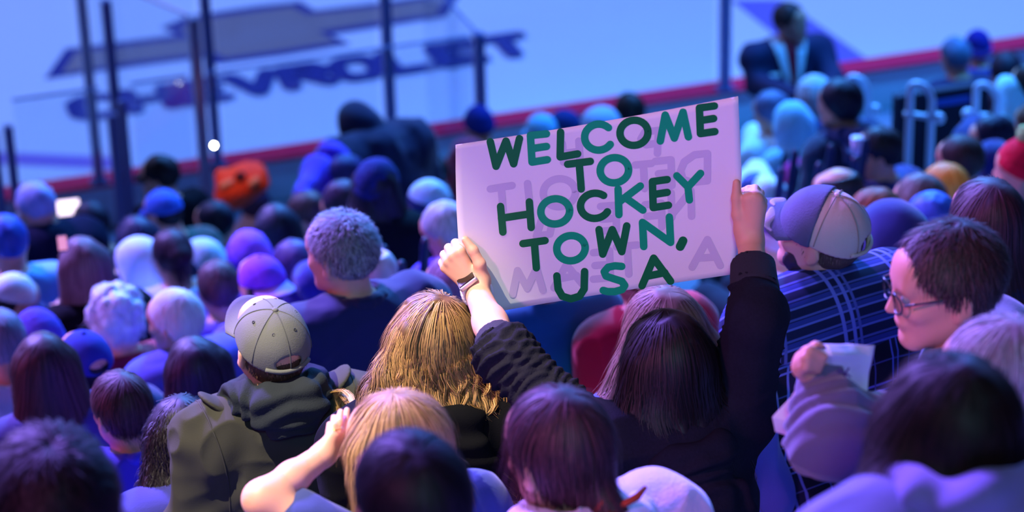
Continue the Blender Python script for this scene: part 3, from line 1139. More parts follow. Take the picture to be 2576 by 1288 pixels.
def strands(S, pos, n, L, seg, width, whorl, curl, cf, spread, seed, fly=0.0, down=1.0, clumps=0):
    rg = np.random.default_rng(seed)
    p = pos[rg.integers(0, len(pos), n)].copy()
    off = rg.uniform(-.002, spread, n)
    if fly:
        k = rg.random(n) < .12
        off[k] += rg.uniform(0, fly, k.sum())
    ln = L * rg.uniform(.6, 1.25, n)
    ph = rg.uniform(0, 6.283, n)
    am = curl * rg.uniform(.5, 1.3, n)
    if clumps:
        ce = p[rg.integers(0, n, clumps)]
        wt = V(1, 1, .35)
        own = np.argmin((((p[:, None, :] - ce[None]) * wt) ** 2).sum(-1), 1)
        cph = rg.uniform(0, 6.283, clumps); ca = rg.uniform(.6, 1.3, clumps); ct = rg.random(clumps)
        ph = cph[own] + rg.normal(0, .25, n)
        am = curl * ca[own] * rg.uniform(.8, 1.15, n)
    w_ = width * rg.uniform(.5, 1.3, n)
    prev = None
    rows, sides = [], []
    for i in range(seg + 1):
        nn = S.grad(p)
        rd = p - whorl
        rl = np.linalg.norm(rd, axis=1, keepdims=True) + 1e-6
        g = V(0, 0, -1) * down + rd / rl * (1.2 * np.exp(-rl / .12) + .15)
        t = g - nn * (g * nn).sum(1, keepdims=True)
        t /= np.linalg.norm(t, axis=1, keepdims=True) + 1e-6
        und = nn[:, 2] < -.45
        if prev is not None:
            t[und] = prev[und]
            t = .5 * t + .5 * prev
            t /= np.linalg.norm(t, axis=1, keepdims=True) + 1e-6
        prev = t
        b = np.cross(nn, t)
        fr = i / seg
        arc = ln * fr
        if clumps:
            dz = np.clip(whorl[2] - .05 - p[:, 2], 0, 1)
            wv = (am * np.clip(dz / .16, 0, 1))[:, None]
            pz = -p[:, 2] * cf * 6.283 + ph
        else:
            wv = (am * min(1, fr * 1.6))[:, None]
            pz = arc * cf * 6.283 + ph
        q = p + b * wv * np.sin(pz)[:, None] + nn * wv * .7 * np.cos(pz)[:, None]
        rows.append(q)
        sides.append(b * (w_ * (1 - fr ** 2 * .85))[:, None] * .5)
        st = (ln / seg)[:, None]
        p = p + t * st
        dv = S.at(p)
        corr = nn * ((off * (.4 + fr) - dv) * .8)[:, None]
        corr[und] = 0
        p = p + np.clip(corr, -.012, .012)
    A = np.stack(rows, 1); B = np.stack(sides, 1)
    vs = np.stack([A - B, A + B], 2).reshape(n, -1, 3)       # (n, 2*(seg+1), 3)
    m_ = 2 * (seg + 1)
    base = np.arange(n)[:, None] * m_
    fs = []
    for i in range(seg):
        fs.append(np.stack([base + 2 * i, base + 2 * i + 1, base + 2 * i + 3, base + 2 * i + 2], -1))
    fs = np.concatenate(fs).reshape(-1, 4)
    tone = rg.random(n)
    if clumps: tone = .35 * tone + .65 * ct[own]
    return vs.reshape(-1, 3), fs, np.repeat(tone, m_)


# ------------------------------------------------------------------ seats
SEAT_M = None


def seat_mesh():
    """one arena seat: parts shared by all copies"""
    out = {}
    S = Solid()
    for x in (-.16, 0, .16):
        S.u(Cone((x, -.02 + .25 * x * x, .16), (x, -.10 + .3 * x * x, .50), .020, .017), .14)
    v, f = S.mesh(.012); out['backrest'] = np_mesh('backrest', v, f)
    S = Solid(); S.u(Ell((0, .19, .02), (.20, .21, .04)), .0); S.u(Cone((-.16, .02, .0), (.16, .02, .0), .026), .04)
    v, f = S.mesh(.014); out['seat_pan'] = np_mesh('seat_pan', v, f)
    mb = MB(); mb.tube([(0, -.06, -.30), (0, -.06, .20), (0, -.03, .23), (0, .20, .22)], .013, 8)
    me = bpy.data.meshes.new('armrest'); me.from_pydata(mb.v, [], mb.f); out['armrest'] = me
    return out


def seat(x, y, z, label, rot=0.0, arms=False, group=None):
    global SEAT_M
    if SEAT_M is None:
        SEAT_M = seat_mesh()
        pl = mat('seat_plastic', (22, 34, 74), .38, .05, 10, .04, 300, .5)
        for k in ('backrest', 'seat_pan'): SEAT_M[k].materials.append(pl)
        SEAT_M['armrest'].materials.append(mat('seat_steel', (60, 64, 76), .4, metal=.6))
    r = empty('arena_seat', (x, y, z), rot)
    tag(r, label, 'seat', group)
    for k, me in SEAT_M.items():
        if k == 'armrest' and not arms: continue
        if k == 'armrest':
            o = link(k, me, r); o.location = (.215, 0, 0)
        else:
            link(k, me, r)
    return r

# ------------------------------------------------------------------ the crowd, far to near
BLACK, NAVY, WHITE, DKBR, BRN, BLK = (16, 17, 24), (24, 30, 66), (222, 224, 232), (44, 28, 22), (82, 54, 38), (18, 15, 16)
PURPLE, ROYAL, GREY = (84, 40, 190), (36, 60, 150), (120, 122, 132)


def seat_label(label):
    q = ('seat under the ' + label).split()[:15]
    while q[-1].strip(',') in ('a', 'an', 'the', 'in', 'of', 'with', 'and', 'to', 'at', 'by', 'its', 'his', 'under', 'behind', 'left', 'right', 'just', 'beside', 'white', 'dark', 'blue', 'pale', 'purple', 'navy', 'two', 'one', 'on', 'warm', 'looking', 'seen'): q.pop()
    return ' '.join(q).strip(',')


def fan(label, px, py, d, pose='sit', rot=14, head=(0, 0, 0), hair=None, top=None, arms='lap', cap=None, beanie=None, hood=None,
        collar=None, hoodup=None, legs=(28, 32, 50), seat_=True, face=False, **kw):
    head = (head[0], head[1] - 3, head[2])
    kw.setdefault('bw', .90)
    kw.setdefault('hsz', .90)
    band = kw.pop('band', None)
    if kw.pop('py_keep', False): py -= .04 * F / d * .9
    py += .04 * F / d * .9            # the skull centre lies a little below the middle of the hair
    p = Person(label, px, py, d, pose, rot, head=head, arms=arms, **kw)
    p.body()
    p.legs(legs)
    rgb, o = top
    o = dict(o)
    p.top(rgb, **o)
    if hair:
        st, c, o = hair
        p.hair(st, c, **o)
    if cap:
        p.cap(*cap[:1], **cap[1])
    if beanie: p.beanie(**beanie)
    if band: p.band(band)
    if hood: p.hood(hood)
    if collar: p.collar(collar)
    if hoodup: p.hood_up(hoodup)
    if face: p.eyes()
    if pose == 'sit' and seat_:
        sp = p.loc + p.Rz @ V(0, p.pel[1], 0)
        z = p.loc[2] + p.pel[2] - .235
        seat(sp[0], sp[1] - .235, z, seat_label(label), 0.0)
    return p


S_ = lambda c, **o: ('short', c, o)
Ln = lambda c, **o: ('long', c, o)
J = lambda c, **o: (c, o)

# --- row against the boards
fan('standing person in a dark cap and black jacket by the thin glass post', 400, 428, 14.0, 'stand', 25, (35, 0, 0),
    S_(BLK), J(BLACK), 'down', cap=((20, 22, 34), dict(L=.05)))
fan('person in a blue cap with a pale front and a green jacket', 412, 515, 12.74, 'sit', 20, (10, -12, 0), ('cropside', BLK, {}), J((30, 70, 60)),
    cap=((60, 104, 200), dict(brim=(30, 50, 130))))
fan('dark haired person in a pale blue jersey, left of the orange bag', 538, 545, 13.40, 'sit', 12, (30, 0, 0), S_((20, 22, 40), n=500, width=.004),
    J((170, 214, 226), sleeves='short'))
fan('person in a navy knit cap in front of the orange bag', 645, 506, 16.2, 'sit', 10, (-30, -5, 0), S_(BLK), J((110, 100, 130)),
    beanie=dict(rgb=(22, 26, 70)))
fan('person in black with dark fluffy hair, right of the pale blue jerseys', 694, 560, 11.71, 'sit', 8, (10, -10, 0), ('curly', (26, 26, 44), dict(L=.16, n=500, curl=.01, width=.004)), J(BLACK))
fan('brown haired person with bare neck, bowing left of the purple jersey', 775, 525, 12.75, 'sit', 30, (20, -25, 0), S_((66, 46, 46), n=500, width=.004), J((52, 34, 60)), 'phone')
fan('person in a purple and white jersey stretching white sleeves to the left', 868, 432, 13.4, 'stand', 60, (20, -20, 0), S_((40, 34, 90), n=300, width=.004),
    J((92, 44, 200)), dict(l=(P(800, 425, 13.4), P(760, 490, 13.2)), r=(P(835, 395, 13.6), P(800, 410, 13.8))), hh=1)
fan('person in a purple jersey leaning forward, left arm in a white cuff', 868, 500, 12.26, 'sit', 45, (20, -35, 0), S_((52, 34, 60), n=300, width=.004),
    J((80, 34, 210), hem=-.05), 'phone', lean=.20)
fan('person with big dark hair and a blue hat before the bent navy back', 950, 452, 11.27, 'sit', -10, (-40, -8, 0), ('curly', (24, 20, 30), dict(L=.30, fat=1.3, n=900, curl=.012, width=.004)),
    J(BLACK), beanie=dict(rgb=(28, 38, 100)))
fan('person in a dark navy coat bending over with rounded back at the glass', 905, 322, 14.6, 'stand', 20, (10, -68, 0), None, J((18, 24, 64), t=.07, name='coat', wr=.02), 'folded',
    lean=.22, bw=1.35, hoodup=(18, 24, 64), py_keep=True)
fan('person in a white winter hat with a dark band, right of the big dark hair', 1080, 500, 12.75, 'sit', 20, (30, -15, 0), S_(BLK), J((26, 34, 66)),
    beanie=dict(rgb=(190, 216, 226), cuff=(40, 50, 90)))
fan('grey haired person in a purple jersey with a white shoulder stripe, beside the poster edge', 1122, 560, 10.6, 'sit', 10, (35, -20, 0), S_((150, 152, 160), n=400, width=.004),
    J((80, 40, 200), hem=-.12), 'lap', collar=(220, 222, 230))
fan('person in black sitting low against the boards, left of the poster', 1085, 425, 15.07, 'sit', 15, (10, 0, 0), S_(BLK), J((14, 16, 26)), collar=(120, 140, 190))
fan('person in a dark blue hat and red shirt behind the dark post beside the poster', 1204, 302, 16.19, 'sit', 5, (10, -10, 0), S_(BLK), J((170, 24, 60)), beanie=dict(rgb=(24, 40, 130)))
fan('person in a maroon top, half hidden by the upper left poster corner', 1175, 392, 14.53, 'sit', 5, (10, -10, 0), S_((80, 20, 50)), J((120, 16, 60)), hoodup=(130, 20, 66))
fan('person in a pale cyan cap above the word on the poster', 1362, 318, 15.17, 'sit', 5, (10, -12, 0), ('cropside', BLK, {}), J((40, 90, 150)), cap=((110, 190, 226), {}))
fan('person in a dark blue cap, right of the pale cyan cap', 1418, 306, 15.78, 'sit', 15, (30, -5, 0), ('cropside', BLK, {}), J((30, 50, 110)), cap=((24, 50, 120), {}))
fan('person with light hood just above the poster, left of the round black head', 1510, 312, 14.69, 'sit', 5, (0, -10, 0), None, J((150, 180, 214)), hoodup=(150, 180, 214))
fan('person with round black hair just above the poster', 1583, 268, 15.28, 'sit', 8, (0, -5, 0), S_(BLK, n=400, width=.004), J((30, 60, 60)))

# --- the usher in a suit, facing the stand
su = Person('standing man in a dark suit, white shirt and red tie by the boards', 1990, 58, 16.6, 'stand', 174, head=(44, 4, 0), bw=1.2, lean=.0, hsz=.95,
            arms=dict(l=(P(2096, 206, 16.62), P(2062, 240, 16.25)), r=(P(1906, 208, 16.66), P(2012, 246, 16.2))), skin=(206, 146, 122), h=.009, sc_=1.05, floor=.95)
su.body()
su.legs((22, 26, 52))
su.top((26, 32, 70), name='suit_jacket', hem=-.16, neck=.07, material=mat('suit_cloth', (26, 32, 70), .8, bump=.2))
su.hair('short', (46, 34, 34), n=700, width=.004)
su.eyes()
def tz(x, f, lift=.004):
    return on_cloth(su.top_v, su.top_f, [su.pel + su.U * su.T * f + su.X * x + su.Y * .24], [-su.Y], lift)[0]


c_ = lambda f, x=0.0: su.pel + su.U * su.T * f + su.X * x
for nm_, t_, f0, w1, mt_, lab in (('shirt_front', .036, .34, .092, mat('shirt_cotton', (226, 230, 240), .8), None), ('tie', .045, .30, .034, mat('tie_silk', (150, 14, 44), .5), 'dark red tie')):
    S = Solid(); S.us(su.torso_prims(t_), .055)
    for sx in (-1, 1):
        e_ = c_(1.0, sx * w1) - c_(f0)
        S.keep(Half(c_(f0), np.cross(e_, su.Y) * (1 if sx < 0 else -1)), .003)
    S.keep(Half(c_(.5) + su.Y * .02, -su.Y), .003)
    if nm_ == 'tie': S.keep(Half(c_(.40), -su.U), .003)
    S.cut(Ell(su.nb + su.U * .055 + su.Y * .01, V(.062, .062, .05)), .008)
    v, f = S.mesh(.006, full=True)
    su.put(nm_, v, f, mt_, label=lab)
mb = MB(); mb.box((-.03, -.012, 0), (.03, .014, .02))
o = mb.build('name_badge', mat('badge_white', (235, 236, 240), .4), su.root); o.location = tz(.115, .74, .010)
su.collar((226, 230, 240), r=.010, rr=.062, z=.03)

# --- right of the poster
fan('person in a white jacket reaching forward, right of the upper poster corner', 1940, 268, 14.0, 'sit', 12, (20, -10, 0), S_((84, 96, 130), n=400, width=.004), J((206, 226, 234)), dict(l=(P(1900, 345, 14.2), P(1960, 385, 14.4)), r=(P(1990, 360, 13.8), P(1960, 400, 14.2))))
fan('child in a pale blue hood between the white jacket and the navy hoodie', 1992, 300, 13.50, 'sit', 5, (0, -20, 0), None, J((140, 196, 230)), hoodup=(140, 200, 232), sc_=.8)
fan('person in a white knit hat with long fair hair, right of the suited man', 2050, 232, 15.0, 'sit', 15, (30, -20, 0), Ln((150, 130, 140), L=.26, n=400, width=.004), J((44, 70, 140)), beanie=dict(rgb=(206, 214, 226)))
fan('person in a navy hoodie with dark cropped hair, in front of the aisle rail', 2110, 245, 12.4, 'sit', 14, (25, 0, 0), ('crop', (18, 20, 36), dict(n=500, width=.004)), J((20, 30, 62)), hood=(26, 42, 90))
fan('person in a dark flat-topped cap looking left past a white cup', 2205, 365, 11.77, 'sit', 30, (40, 4, 0), S_((26, 20, 24), n=400, width=.004), J((24, 40, 110)), 'phone', cap=((30, 42, 72), dict(L=.045)))
fan('grey haired person in a dark jacket behind the dark barrier at the boards', 2402, 128, 15.81, 'sit', 5, (5, -8, 0), S_((86, 110, 140), n=300, width=.004), J((26, 36, 80)))
fan('child in a purple and blue knit hat at the boards on the right', 2458, 108, 16.43, 'sit', 5, (-10, -5, 0), None, J((40, 50, 160)), beanie=dict(rgb=(40, 32, 130), cuff=(120, 90, 200)), sc_=.8)
fan('person in a dark maroon coat hunched at the boards on the right', 2530, 170, 15.36, 'sit', -10, (-20, -30, 0), ('crop', (40, 30, 44), dict(n=300, width=.004)), J((60, 26, 50), t=.05), hood=(70, 24, 44))
fan('person in a white and teal jacket with an arm raised, at the upper right edge', 2590, 200, 13.2, 'sit', 15, (10, 0, 0), S_(BLK), J((170, 214, 222)), dict(l=(P(2545, 235, 13.2), P(2530, 212, 13.6)), r=(P(2640, 260, 13.0), P(2610, 290, 13.4))))
fan('person in a white jacket below the teal sleeve at the right edge', 2600, 300, 12.64, 'sit', 10, (10, 0, 0), S_(BRN), J((206, 216, 232)))
fan('dark haired person turning left, hands in pale gloves at the second aisle rail', 2492, 335, 12.0, 'sit', 30, (45, -4, 0), S_((26, 30, 50), n=400, width=.004), J((26, 40, 104)), dict(l=(P(2440, 350, 12.2), P(2445, 318, 12.5)), r=(P(2500, 400, 11.8), P(2462, 320, 12.4))))
fan('person with a round dark brown head and white shirt collar', 2412, 388, 11.39, 'sit', 20, (20, -2, 0), S_((50, 36, 32), n=500, width=.004), J((44, 60, 130)), collar=(214, 220, 236))
fan('person with orange blond hair lit by a warm lamp', 2378, 462, 10.9, 'sit', 12, (30, -20, 0), ('bob', (196, 120, 40), dict(L=.16, n=500, width=.004, rgb2=(232, 170, 80))), J((60, 70, 130)))
fan('person with long ash brown hair and pale clips on top', 2312, 490, 10.18, 'sit', 10, (25, -10, 0), Ln((92, 74, 68), L=.30, n=900, width=.004, fat=1.1), J((30, 46, 110)))
fan('person with straight auburn hair, left of the ash brown hair', 2196, 530, 9.6, 'sit', 20, (40, -6, 0), Ln((116, 58, 30), L=.28, n=900, width=.004), J((190, 200, 220)))
fan('dark haired person with a shiny thinning crown, above the camouflage cap', 2108, 468, 10.72, 'sit', 25, (25, -10, 0), ('balding', (30, 24, 30), dict(n=300, width=.004)), J((24, 50, 130)))
fan('child in a magenta knit hat', 2012, 444, 13.07, 'sit', 10, (10, -10, 0), None, J((180, 206, 226)), beanie=dict(rgb=(216, 60, 150)), sc_=.85)
fan('person in white sleeves gesturing beside the right hand on the poster', 1905, 478, 12.2, 'sit', 20, (20, -10, 0), S_((30, 60, 120)), J((206, 222, 230)), dict(l=(P(1885, 505, 12.2), P(1872, 455, 12.4)), r=(P(1940, 490, 12.0), P(1905, 425, 12.4))))
fan('person in a navy hood, a dark dome above the glasses wearer', 2236, 585, 8.15, 'sit', 10, (10, -12, 0), None, J((24, 34, 96)), hoodup=(24, 36, 104))
fan('person in a bright blue padded jacket, shoulder showing right of the camouflage cap', 2160, 588, 8.61, 'sit', 20, (20, -35, 0), S_(BLK), J((50, 120, 226), t=.05), lean=.2)
fan('person in a blue scarf and navy jacket, below the ash brown hair', 2345, 545, 9.18, 'sit', 8, (10, -30, 0), S_((40, 70, 140)), J((40, 80, 190)), lean=.2, hood=(50, 110, 210))
fan('person with a pale cap and cream jacket, peeking out right of the raised forearm', 1948, 575, 10.12, 'sit', 18, (20, -8, 0), S_((90, 60, 100)), J((206, 208, 226)), beanie=dict(rgb=(120, 90, 160), cuff=(226, 190, 210)))
fan('person in a red knit hat with a green and white patch at the right edge', 2566, 405, 10.41, 'sit', 20, (40, 0, 0), S_(BLK), J((40, 140, 160)), beanie=dict(rgb=(214, 22, 54), cuff=(214, 22, 54), pom=(150, 190, 110)))

# --- left of centre
fan('person in black watching a bright screen, right of the dark jacket', 228, 548, 13.21, 'sit', 14, (15, -10, 0), S_((16, 18, 40), n=400, width=.004), J((14, 18, 44)), 'phone')
fan('person in a dark jacket with a broad back at the left edge', 92, 505, 12.19, 'sit', 14, (20, -25, 0), S_((120, 130, 170)), J((14, 18, 44), t=.045), lean=.16)
fan('dark curly haired person in navy, right of the lit fingers', 345, 590, 11.84, 'sit', 14, (10, -8, 0), ('curly', (22, 24, 52), dict(L=.14, n=600, curl=.01, width=.004)), J((20, 24, 60)), 'phone')
fan('person in a pale blue shirt cut by the left edge', 18, 590, 11.00, 'sit', 10, (0, -10, 0), S_((30, 60, 140)), J((110, 170, 226)))
fan('person in a white cap with a dark brim, looking down at the left edge', 34, 735, 10.55, 'sit', -20, (-50, -25, 0), ('cropside', BLK, {}), J((22, 34, 66)), 'phone', cap=((226, 228, 236), dict(brim=(40, 36, 90))))
fan('long haired person in a black jacket holding a phone', 208, 650, 10.12, 'sit', 12, (8, -6, 0), Ln((96, 74, 84), L=.34, n=1400, width=.0035, rgb2=(150, 124, 130)), J((12, 13, 24)), 'phone')
fan('person in a white hooded jacket, right of the long haired phone holder', 352, 655, 11.55, 'sit', 20, (10, -25, 0), None, J((206, 216, 236), t=.035), hoodup=(206, 216, 236), lean=.16)
fan('person with dark hair pinned up in a scrunchie and a white top', 434, 625, 11.26, 'sit', 6, (5, -10, 0), ('updo', (44, 22, 34), dict(n=600, width=.004)), J((190, 210, 236)))
fan('person in a white winter hood, left of the purple caps', 505, 655, 12.35, 'sit', 20, (20, -10, 0), None, J((120, 190, 226)), hoodup=(190, 222, 236))
fan('child with brown cropped hair and a lavender jacket', 550, 702, 10.28, 'sit', 10, (-8, -2, 0), S_((74, 50, 56), n=500, width=.004), J((110, 100, 190)), sc_=.84)
fan('person in a round purple hat, left one of two purple hats', 628, 635, 11.05, 'sit', 10, (10, -10, 0), S_(BLK), J((60, 40, 160)), beanie=dict(rgb=(150, 90, 226), cuff=(110, 60, 220)))
fan('person in a purple baseball cap worn backwards with a gold emblem', 658, 690, 9.88, 'sit', 10, (10, -2, 0), ('cropside', BLK, {}), J((100, 60, 210)), cap=((150, 70, 230), dict(brim=(200, 150, 240), back=True)))
fan('person raising white mittens left of the grey cropped head', 742, 655, 10.8, 'sit', 14, (10, -20, 0), S_((60, 40, 90)), J((50, 34, 130)), dict(l=(P(725, 720, 10.8), P(738, 672, 10.9)), r=(P(790, 715, 10.6), P(765, 668, 10.8))), lean=.16)
fan('bald person with a pale crown behind the right shoulder of the navy jacket', 935, 672, 9.46, 'sit', 15, (20, -12, 0), ('balding', (170, 160, 170), {}), J((40, 50, 110)))
fan('person with violet tinted hair just left of the poster hand with the watch', 1140, 700, 9.02, 'sit', 14, (15, -10, 0), ('curly', (110, 80, 110), dict(L=.16, n=700, curl=.008, width=.0035)), J((40, 40, 90)))
def curls(S):
    H_ = np.array([q.c for op, q, k in S.ops if op == 'u'])[0]
    rg = np.random.default_rng(5)
    for i in range(130):
        u = rg.normal(0, 1, 3); u /= np.linalg.norm(u)
        p_ = H_ + u * V(.086, .104, .098)
        if p_[1] - H_[1] > .06 and p_[2] - H_[2] < .04 or u[2] < -.72: continue
        S.u(Ell(p_, V(1, 1, 1) * rg.uniform(.013, .021)), .006)


fan('person with white curly hair in a red coat', 292, 778, 9.77, 'sit', 12, (-6, -4, 0), ('crop', (206, 204, 214), dict(n=1500, curl=.008, cf=26, width=.004, wr=.006, extra=curls, rgb2=(236, 234, 240))), J((150, 16, 50)), collar=(140, 14, 40))
fan('white haired man in a purple quilted jacket', 440, 785, 9.27, 'sit', 16, (28, -2, 0), S_((214, 210, 218), n=1200, width=.004, rgb2=(240, 238, 242)), J((86, 80, 190), quilt=.07, t=.04, name='quilted_jacket'))
fan('grey haired person with glasses and a white shirt at the left edge', 5, 838, 9.12, 'sit', 10, (-10, -8, 0), S_((110, 106, 124), n=500, width=.004), J((206, 208, 226)))
fan('person in a navy baseball cap, left of the boy in a wide collar', 214, 885, 8.68, 'sit', 12, (6, 4, 0), ('cropside', (20, 16, 30), dict(n=300)), J((30, 34, 90)), cap=((44, 54, 150), dict(L=.06, opening=True)))
fan('person with very long straight dark hair, left of the navy baseball cap', 112, 900, 8.28, 'sit', 10, (-10, -2, 0), Ln((52, 32, 34), L=.50, n=2200, sl=.24, width=.003, fat=1.25), J((60, 50, 110)))
fan('person in a round violet knit hat just above the very long dark hair', 96, 838, 9.5, 'sit', 12, (6, -6, 0), S_(BLK), J((50, 44, 110)), beanie=dict(rgb=(90, 70, 180)))
fan('boy with short dark brown hair and a wide purple jacket collar', 305, 1000, 7.45, 'sit', 14, (6, -4, 0), ('short', (56, 32, 34), dict(n=2500, sl=.06, width=.0025)), J((76, 60, 190), t=.03), collar=(70, 62, 200), sc_=.86)
fan('dark haired person leaning right beside the grey cap wearer', 500, 912, 8.09, 'sit', 10, (-10, -14, -12), Ln((34, 22, 34), L=.20, n=1600, width=.003), J((140, 110, 190), t=.03))
fan('person in a navy parka with a curly dark fur collar, left of the olive jacket', 462, 1075, 6.95, 'sit', 8, (-6, -22, 0), ('curly', (20, 12, 18), dict(L=.24, fat=1.2, n=2600, sl=.10, curl=.009, cf=22, width=.003)), J((40, 40, 120), t=.04))

# ------------------------------------------------------------------ the people in the middle and near rows
def chain_px(pts, rs):
    """cones through photograph points given as (x, y, depth)"""
    q = [P(*p) for p in pts]
    return q, rs


# navy jacket man
nm = Person('standing man with cropped greying hair and a wide navy jacket, behind the grey cap', 856, 642, 8.0, 'stand', 14, head=(24, -4, 0), bw=1.22, arms='down', skin=SKIN_L, sc_=1.04)
nm.body(); nm.legs()
nm.top((20, 26, 74), name='jacket', t=.03, wr=.008)
nm.collar((18, 22, 62), r=.016, rr=.078, z=.045, tall=.02)
nm.hair('short', (62, 56, 66), rgb2=(176, 170, 184), n=6500, sl=.020, width=.0026, curl=.003, cf=40, wr=.004, spread=.012)

# teal and red backs glimpsed below the poster
tp = Person('person in a teal T-shirt whose back shows under the left half of the poster', 1345, 640, 8.3, 'stand', 8, bw=1.05, arms='down')
tp.body(); tp.legs(); tp.top((20, 112, 140), name='t_shirt', sleeves='short'); tp.hair('short', DKBR)
rp = Person('person in a red top glimpsed under the middle of the poster', 1605, 668, 8.2, 'stand', 8, bw=.9, arms='down')
rp.body(); rp.legs(); rp.top((196, 16, 44), name='sweater'); rp.hair('short', BRN)

# long straight dark hair on the right
rd = Person('woman with long straight dark brown hair and a navy jacket, behind the man in glasses', 2478, 566, 7.3, 'stand', 10, head=(-4, -4, 0), arms='down')
rd.body(); rd.legs(); rd.top((22, 26, 66), t=.03)
rd.hair('long', (38, 22, 28), rgb2=(84, 50, 60), L=.50, n=7500, sl=.26, width=.0018, fat=1.35, curl=.001, fly=.008, wr=.002)

# strawberry blonde woman behind the poster holder
sb = Person('woman with strawberry blonde hair and a blue denim jacket, right behind the poster', 1664, 846, 6.9, 'stand', 6, head=(8, -8, 0), arms='down', bw=1.1)
sb.body(); sb.legs(); sb.top((84, 92, 176), name='denim_jacket', t=.03, wr=.008)
sb.collar((84, 92, 176), r=.016, rr=.09, z=.02, tall=.012)
sb.hair('long', (112, 70, 52), rgb2=(186, 136, 104), L=.40, n=8500, sl=.20, width=.002, fat=2.3, curl=.008, cf=7, fly=.010, wr=.004, clumps=60)


# man in the plaid shirt jacket with the two-tone cap
PLAID = stripes_mat('plaid_flannel', (17, 19, 38), [
    (2, .15, .0, .015, (24, 28, 58)), (0, .15, .03, .015, (24, 28, 58)),
    (2, .15, .010, .0030, (104, 114, 196)), (2, .15, -.010, .0030, (96, 106, 186)), (2, .15, .075, .0022, (64, 74, 134)),
    (0, .15, .042, .0030, (104, 114, 196)), (0, .15, .018, .0030, (96, 106, 186)), (0, .15, -.045, .0022, (64, 74, 134))])
pm = Person('man in a blue and black plaid shirt with a tan and camouflage cap, looking left', 2062, 590, 7.05, 'stand', 14, head=(34, 12, -6), bw=1.22, arms='down', sc_=1.04, h=.0065)
pm.body(); pm.legs()
pm.top((20, 24, 50), name='plaid_shirt', t=.028, wr=.005, folds=.006, material=PLAID, weave=True)
# yoke: its own piece of cloth across the shoulders with the plaid turned
S = Solid(); S.us(pm.torso_prims(.046), .055)
for k in 'lr': S.u(Cone(pm.sh[k], pm.sh[k] + (pm.el[k] - pm.sh[k]) * .12, .104, .098), .03)
S.keep(Half(pm.nb - pm.U * .085, (0, 0, -1)), .004)
S.cut(Ell(pm.nb + pm.U * .055 + pm.Y * .01, V(.075, .075, .05)), .012)
v, f = S.mesh(.0065, disp=lambda p: .005 * vnoise(p, 9, 2))
pm.put('yoke', v, f, stripes_mat('plaid_yoke', (24, 28, 62), [(1, .06, .0, .007, (46, 56, 128)), (1, .06, .012, .0035, (94, 102, 182)), (1, .06, -.014, .0035, (74, 82, 150)), (0, .21, .045, .005, (104, 108, 190)), (0, .21, .018, .005, (104, 108, 190)), (0, .21, .0, .004, (80, 86, 158))]), attrs={'weave': ('FLOAT_VECTOR', np.stack([v[:, 0], v[:, 2] + .8 * v[:, 1], v[:, 2]], 1))})
pm.collar((40, 50, 110), r=.014, rr=.088, z=.026, tall=.018, material=PLAID)
CAMO = mat('camo_cloth', (82, 84, 112), .9, .30, 16, .3)
TAN = mat('tan_canvas', (196, 170, 158), .9, .08, 9, .3)
co = pm.cap((0, 0, 0), tilt=4, material=TAN, brim_mat=CAMO, name='two_tone_cap', sz=1.06, opening=True)
co['label'] = 'tan cap with blue camouflage front and brim'
hp, Rc = pm.cap_hp, pm.cap_R
S = Solid(); S.u(Ell(hp(0, 0, 0), V(.0955, .1155, .1095) * 1.06, Rc)); S.cut(Ell(hp(0, 0, 0), V(.0885, .1085, .1025) * 1.06, Rc), .002)
S.keep(Half(hp(0, .012, .03), Rc @ V(0, -1, .06)), .002); S.keep(Half(hp(0, 0, -.002), Rc @ V(0, -.14, -1)), .003)
v, f = S.mesh(.004, full=True, disp=lambda p: .001 * vnoise(p, 22, 5))
pm.put('front_panel', v, f, CAMO, co)
PALEC = mat('camo_pale', (176, 158, 176), .9, .1, 9, .3)
for a0_, a1_, t0_, t1_, wd_ in ((-48, -6, .80, .40, .011), (4, 40, .45, .75, .009)):      # pale camouflage shapes on the brim
    S = Solid()
    for i in range(14):
        f_ = i / 13
        a = rad(a0_ + (a1_ - a0_) * f_); t = t0_ + (t1_ - t0_) * f_ + .08 * math.sin(f_ * 7)
        x = math.sin(a) * .088 * (1 + .10 * t); y = math.cos(a) * .106 + .072 * t * math.cos(a * 1.05) ** .7
        z = .008 - .22 * (x / .09) ** 2 * .085 - t * .014
        S.u(Ell(hp(x, y, z), V(wd_ * (.5 + math.sin(f_ * 3.1)), wd_ * (.5 + math.sin(f_ * 3.1)) * .8, .0016) * 1.06, Rc), .002)
    v, f = S.mesh(.0016)
    pm.put('camo_patch', v, f, PALEC, co)
mb = MB()
for k in range(3):
    a = rad(90 + 180 * k / 3 + 90)
    pts = [hp(math.cos(a) * .0915 * math.cos(t), math.sin(a) * .1115 * math.cos(t), .1058 * math.sin(t)) for t in np.linspace(.05, math.pi - .05, 24)]
    mb.tube(pts, .0014, 6)
mb.build('seam', mat('seam_thread', (150, 128, 116), .9, bump=0), co, True)
mb = MB(); mb.tube([hp(math.cos(a) * .0925, math.sin(a) * .1125, .001) for a in np.linspace(rad(-130), rad(-50), 16)], .0055, 8)
mb.build('strap', TAN, co, True)
pm.hair('cropside', (74, 52, 48), n=2600, sl=.012, width=.0016)
S = Solid()
for x in (-1, 1): S.u(Ell(pm.H + pm.R @ V(x * .050, .028, -.066), V(.018, .040, .040), pm.R), .03)
S.u(Ell(pm.H + pm.R @ V(0, .066, -.092), V(.034, .020, .022), pm.R), .03)
v, f = S.mesh(.005, disp=lambda p: .002 * vnoise(p, 90, 3))
pm.put('beard', v, f, hair_mat((40, 30, 36)), attrs={'lock': ('FLOAT', np.full(len(v), .3))})
pm.eyes()

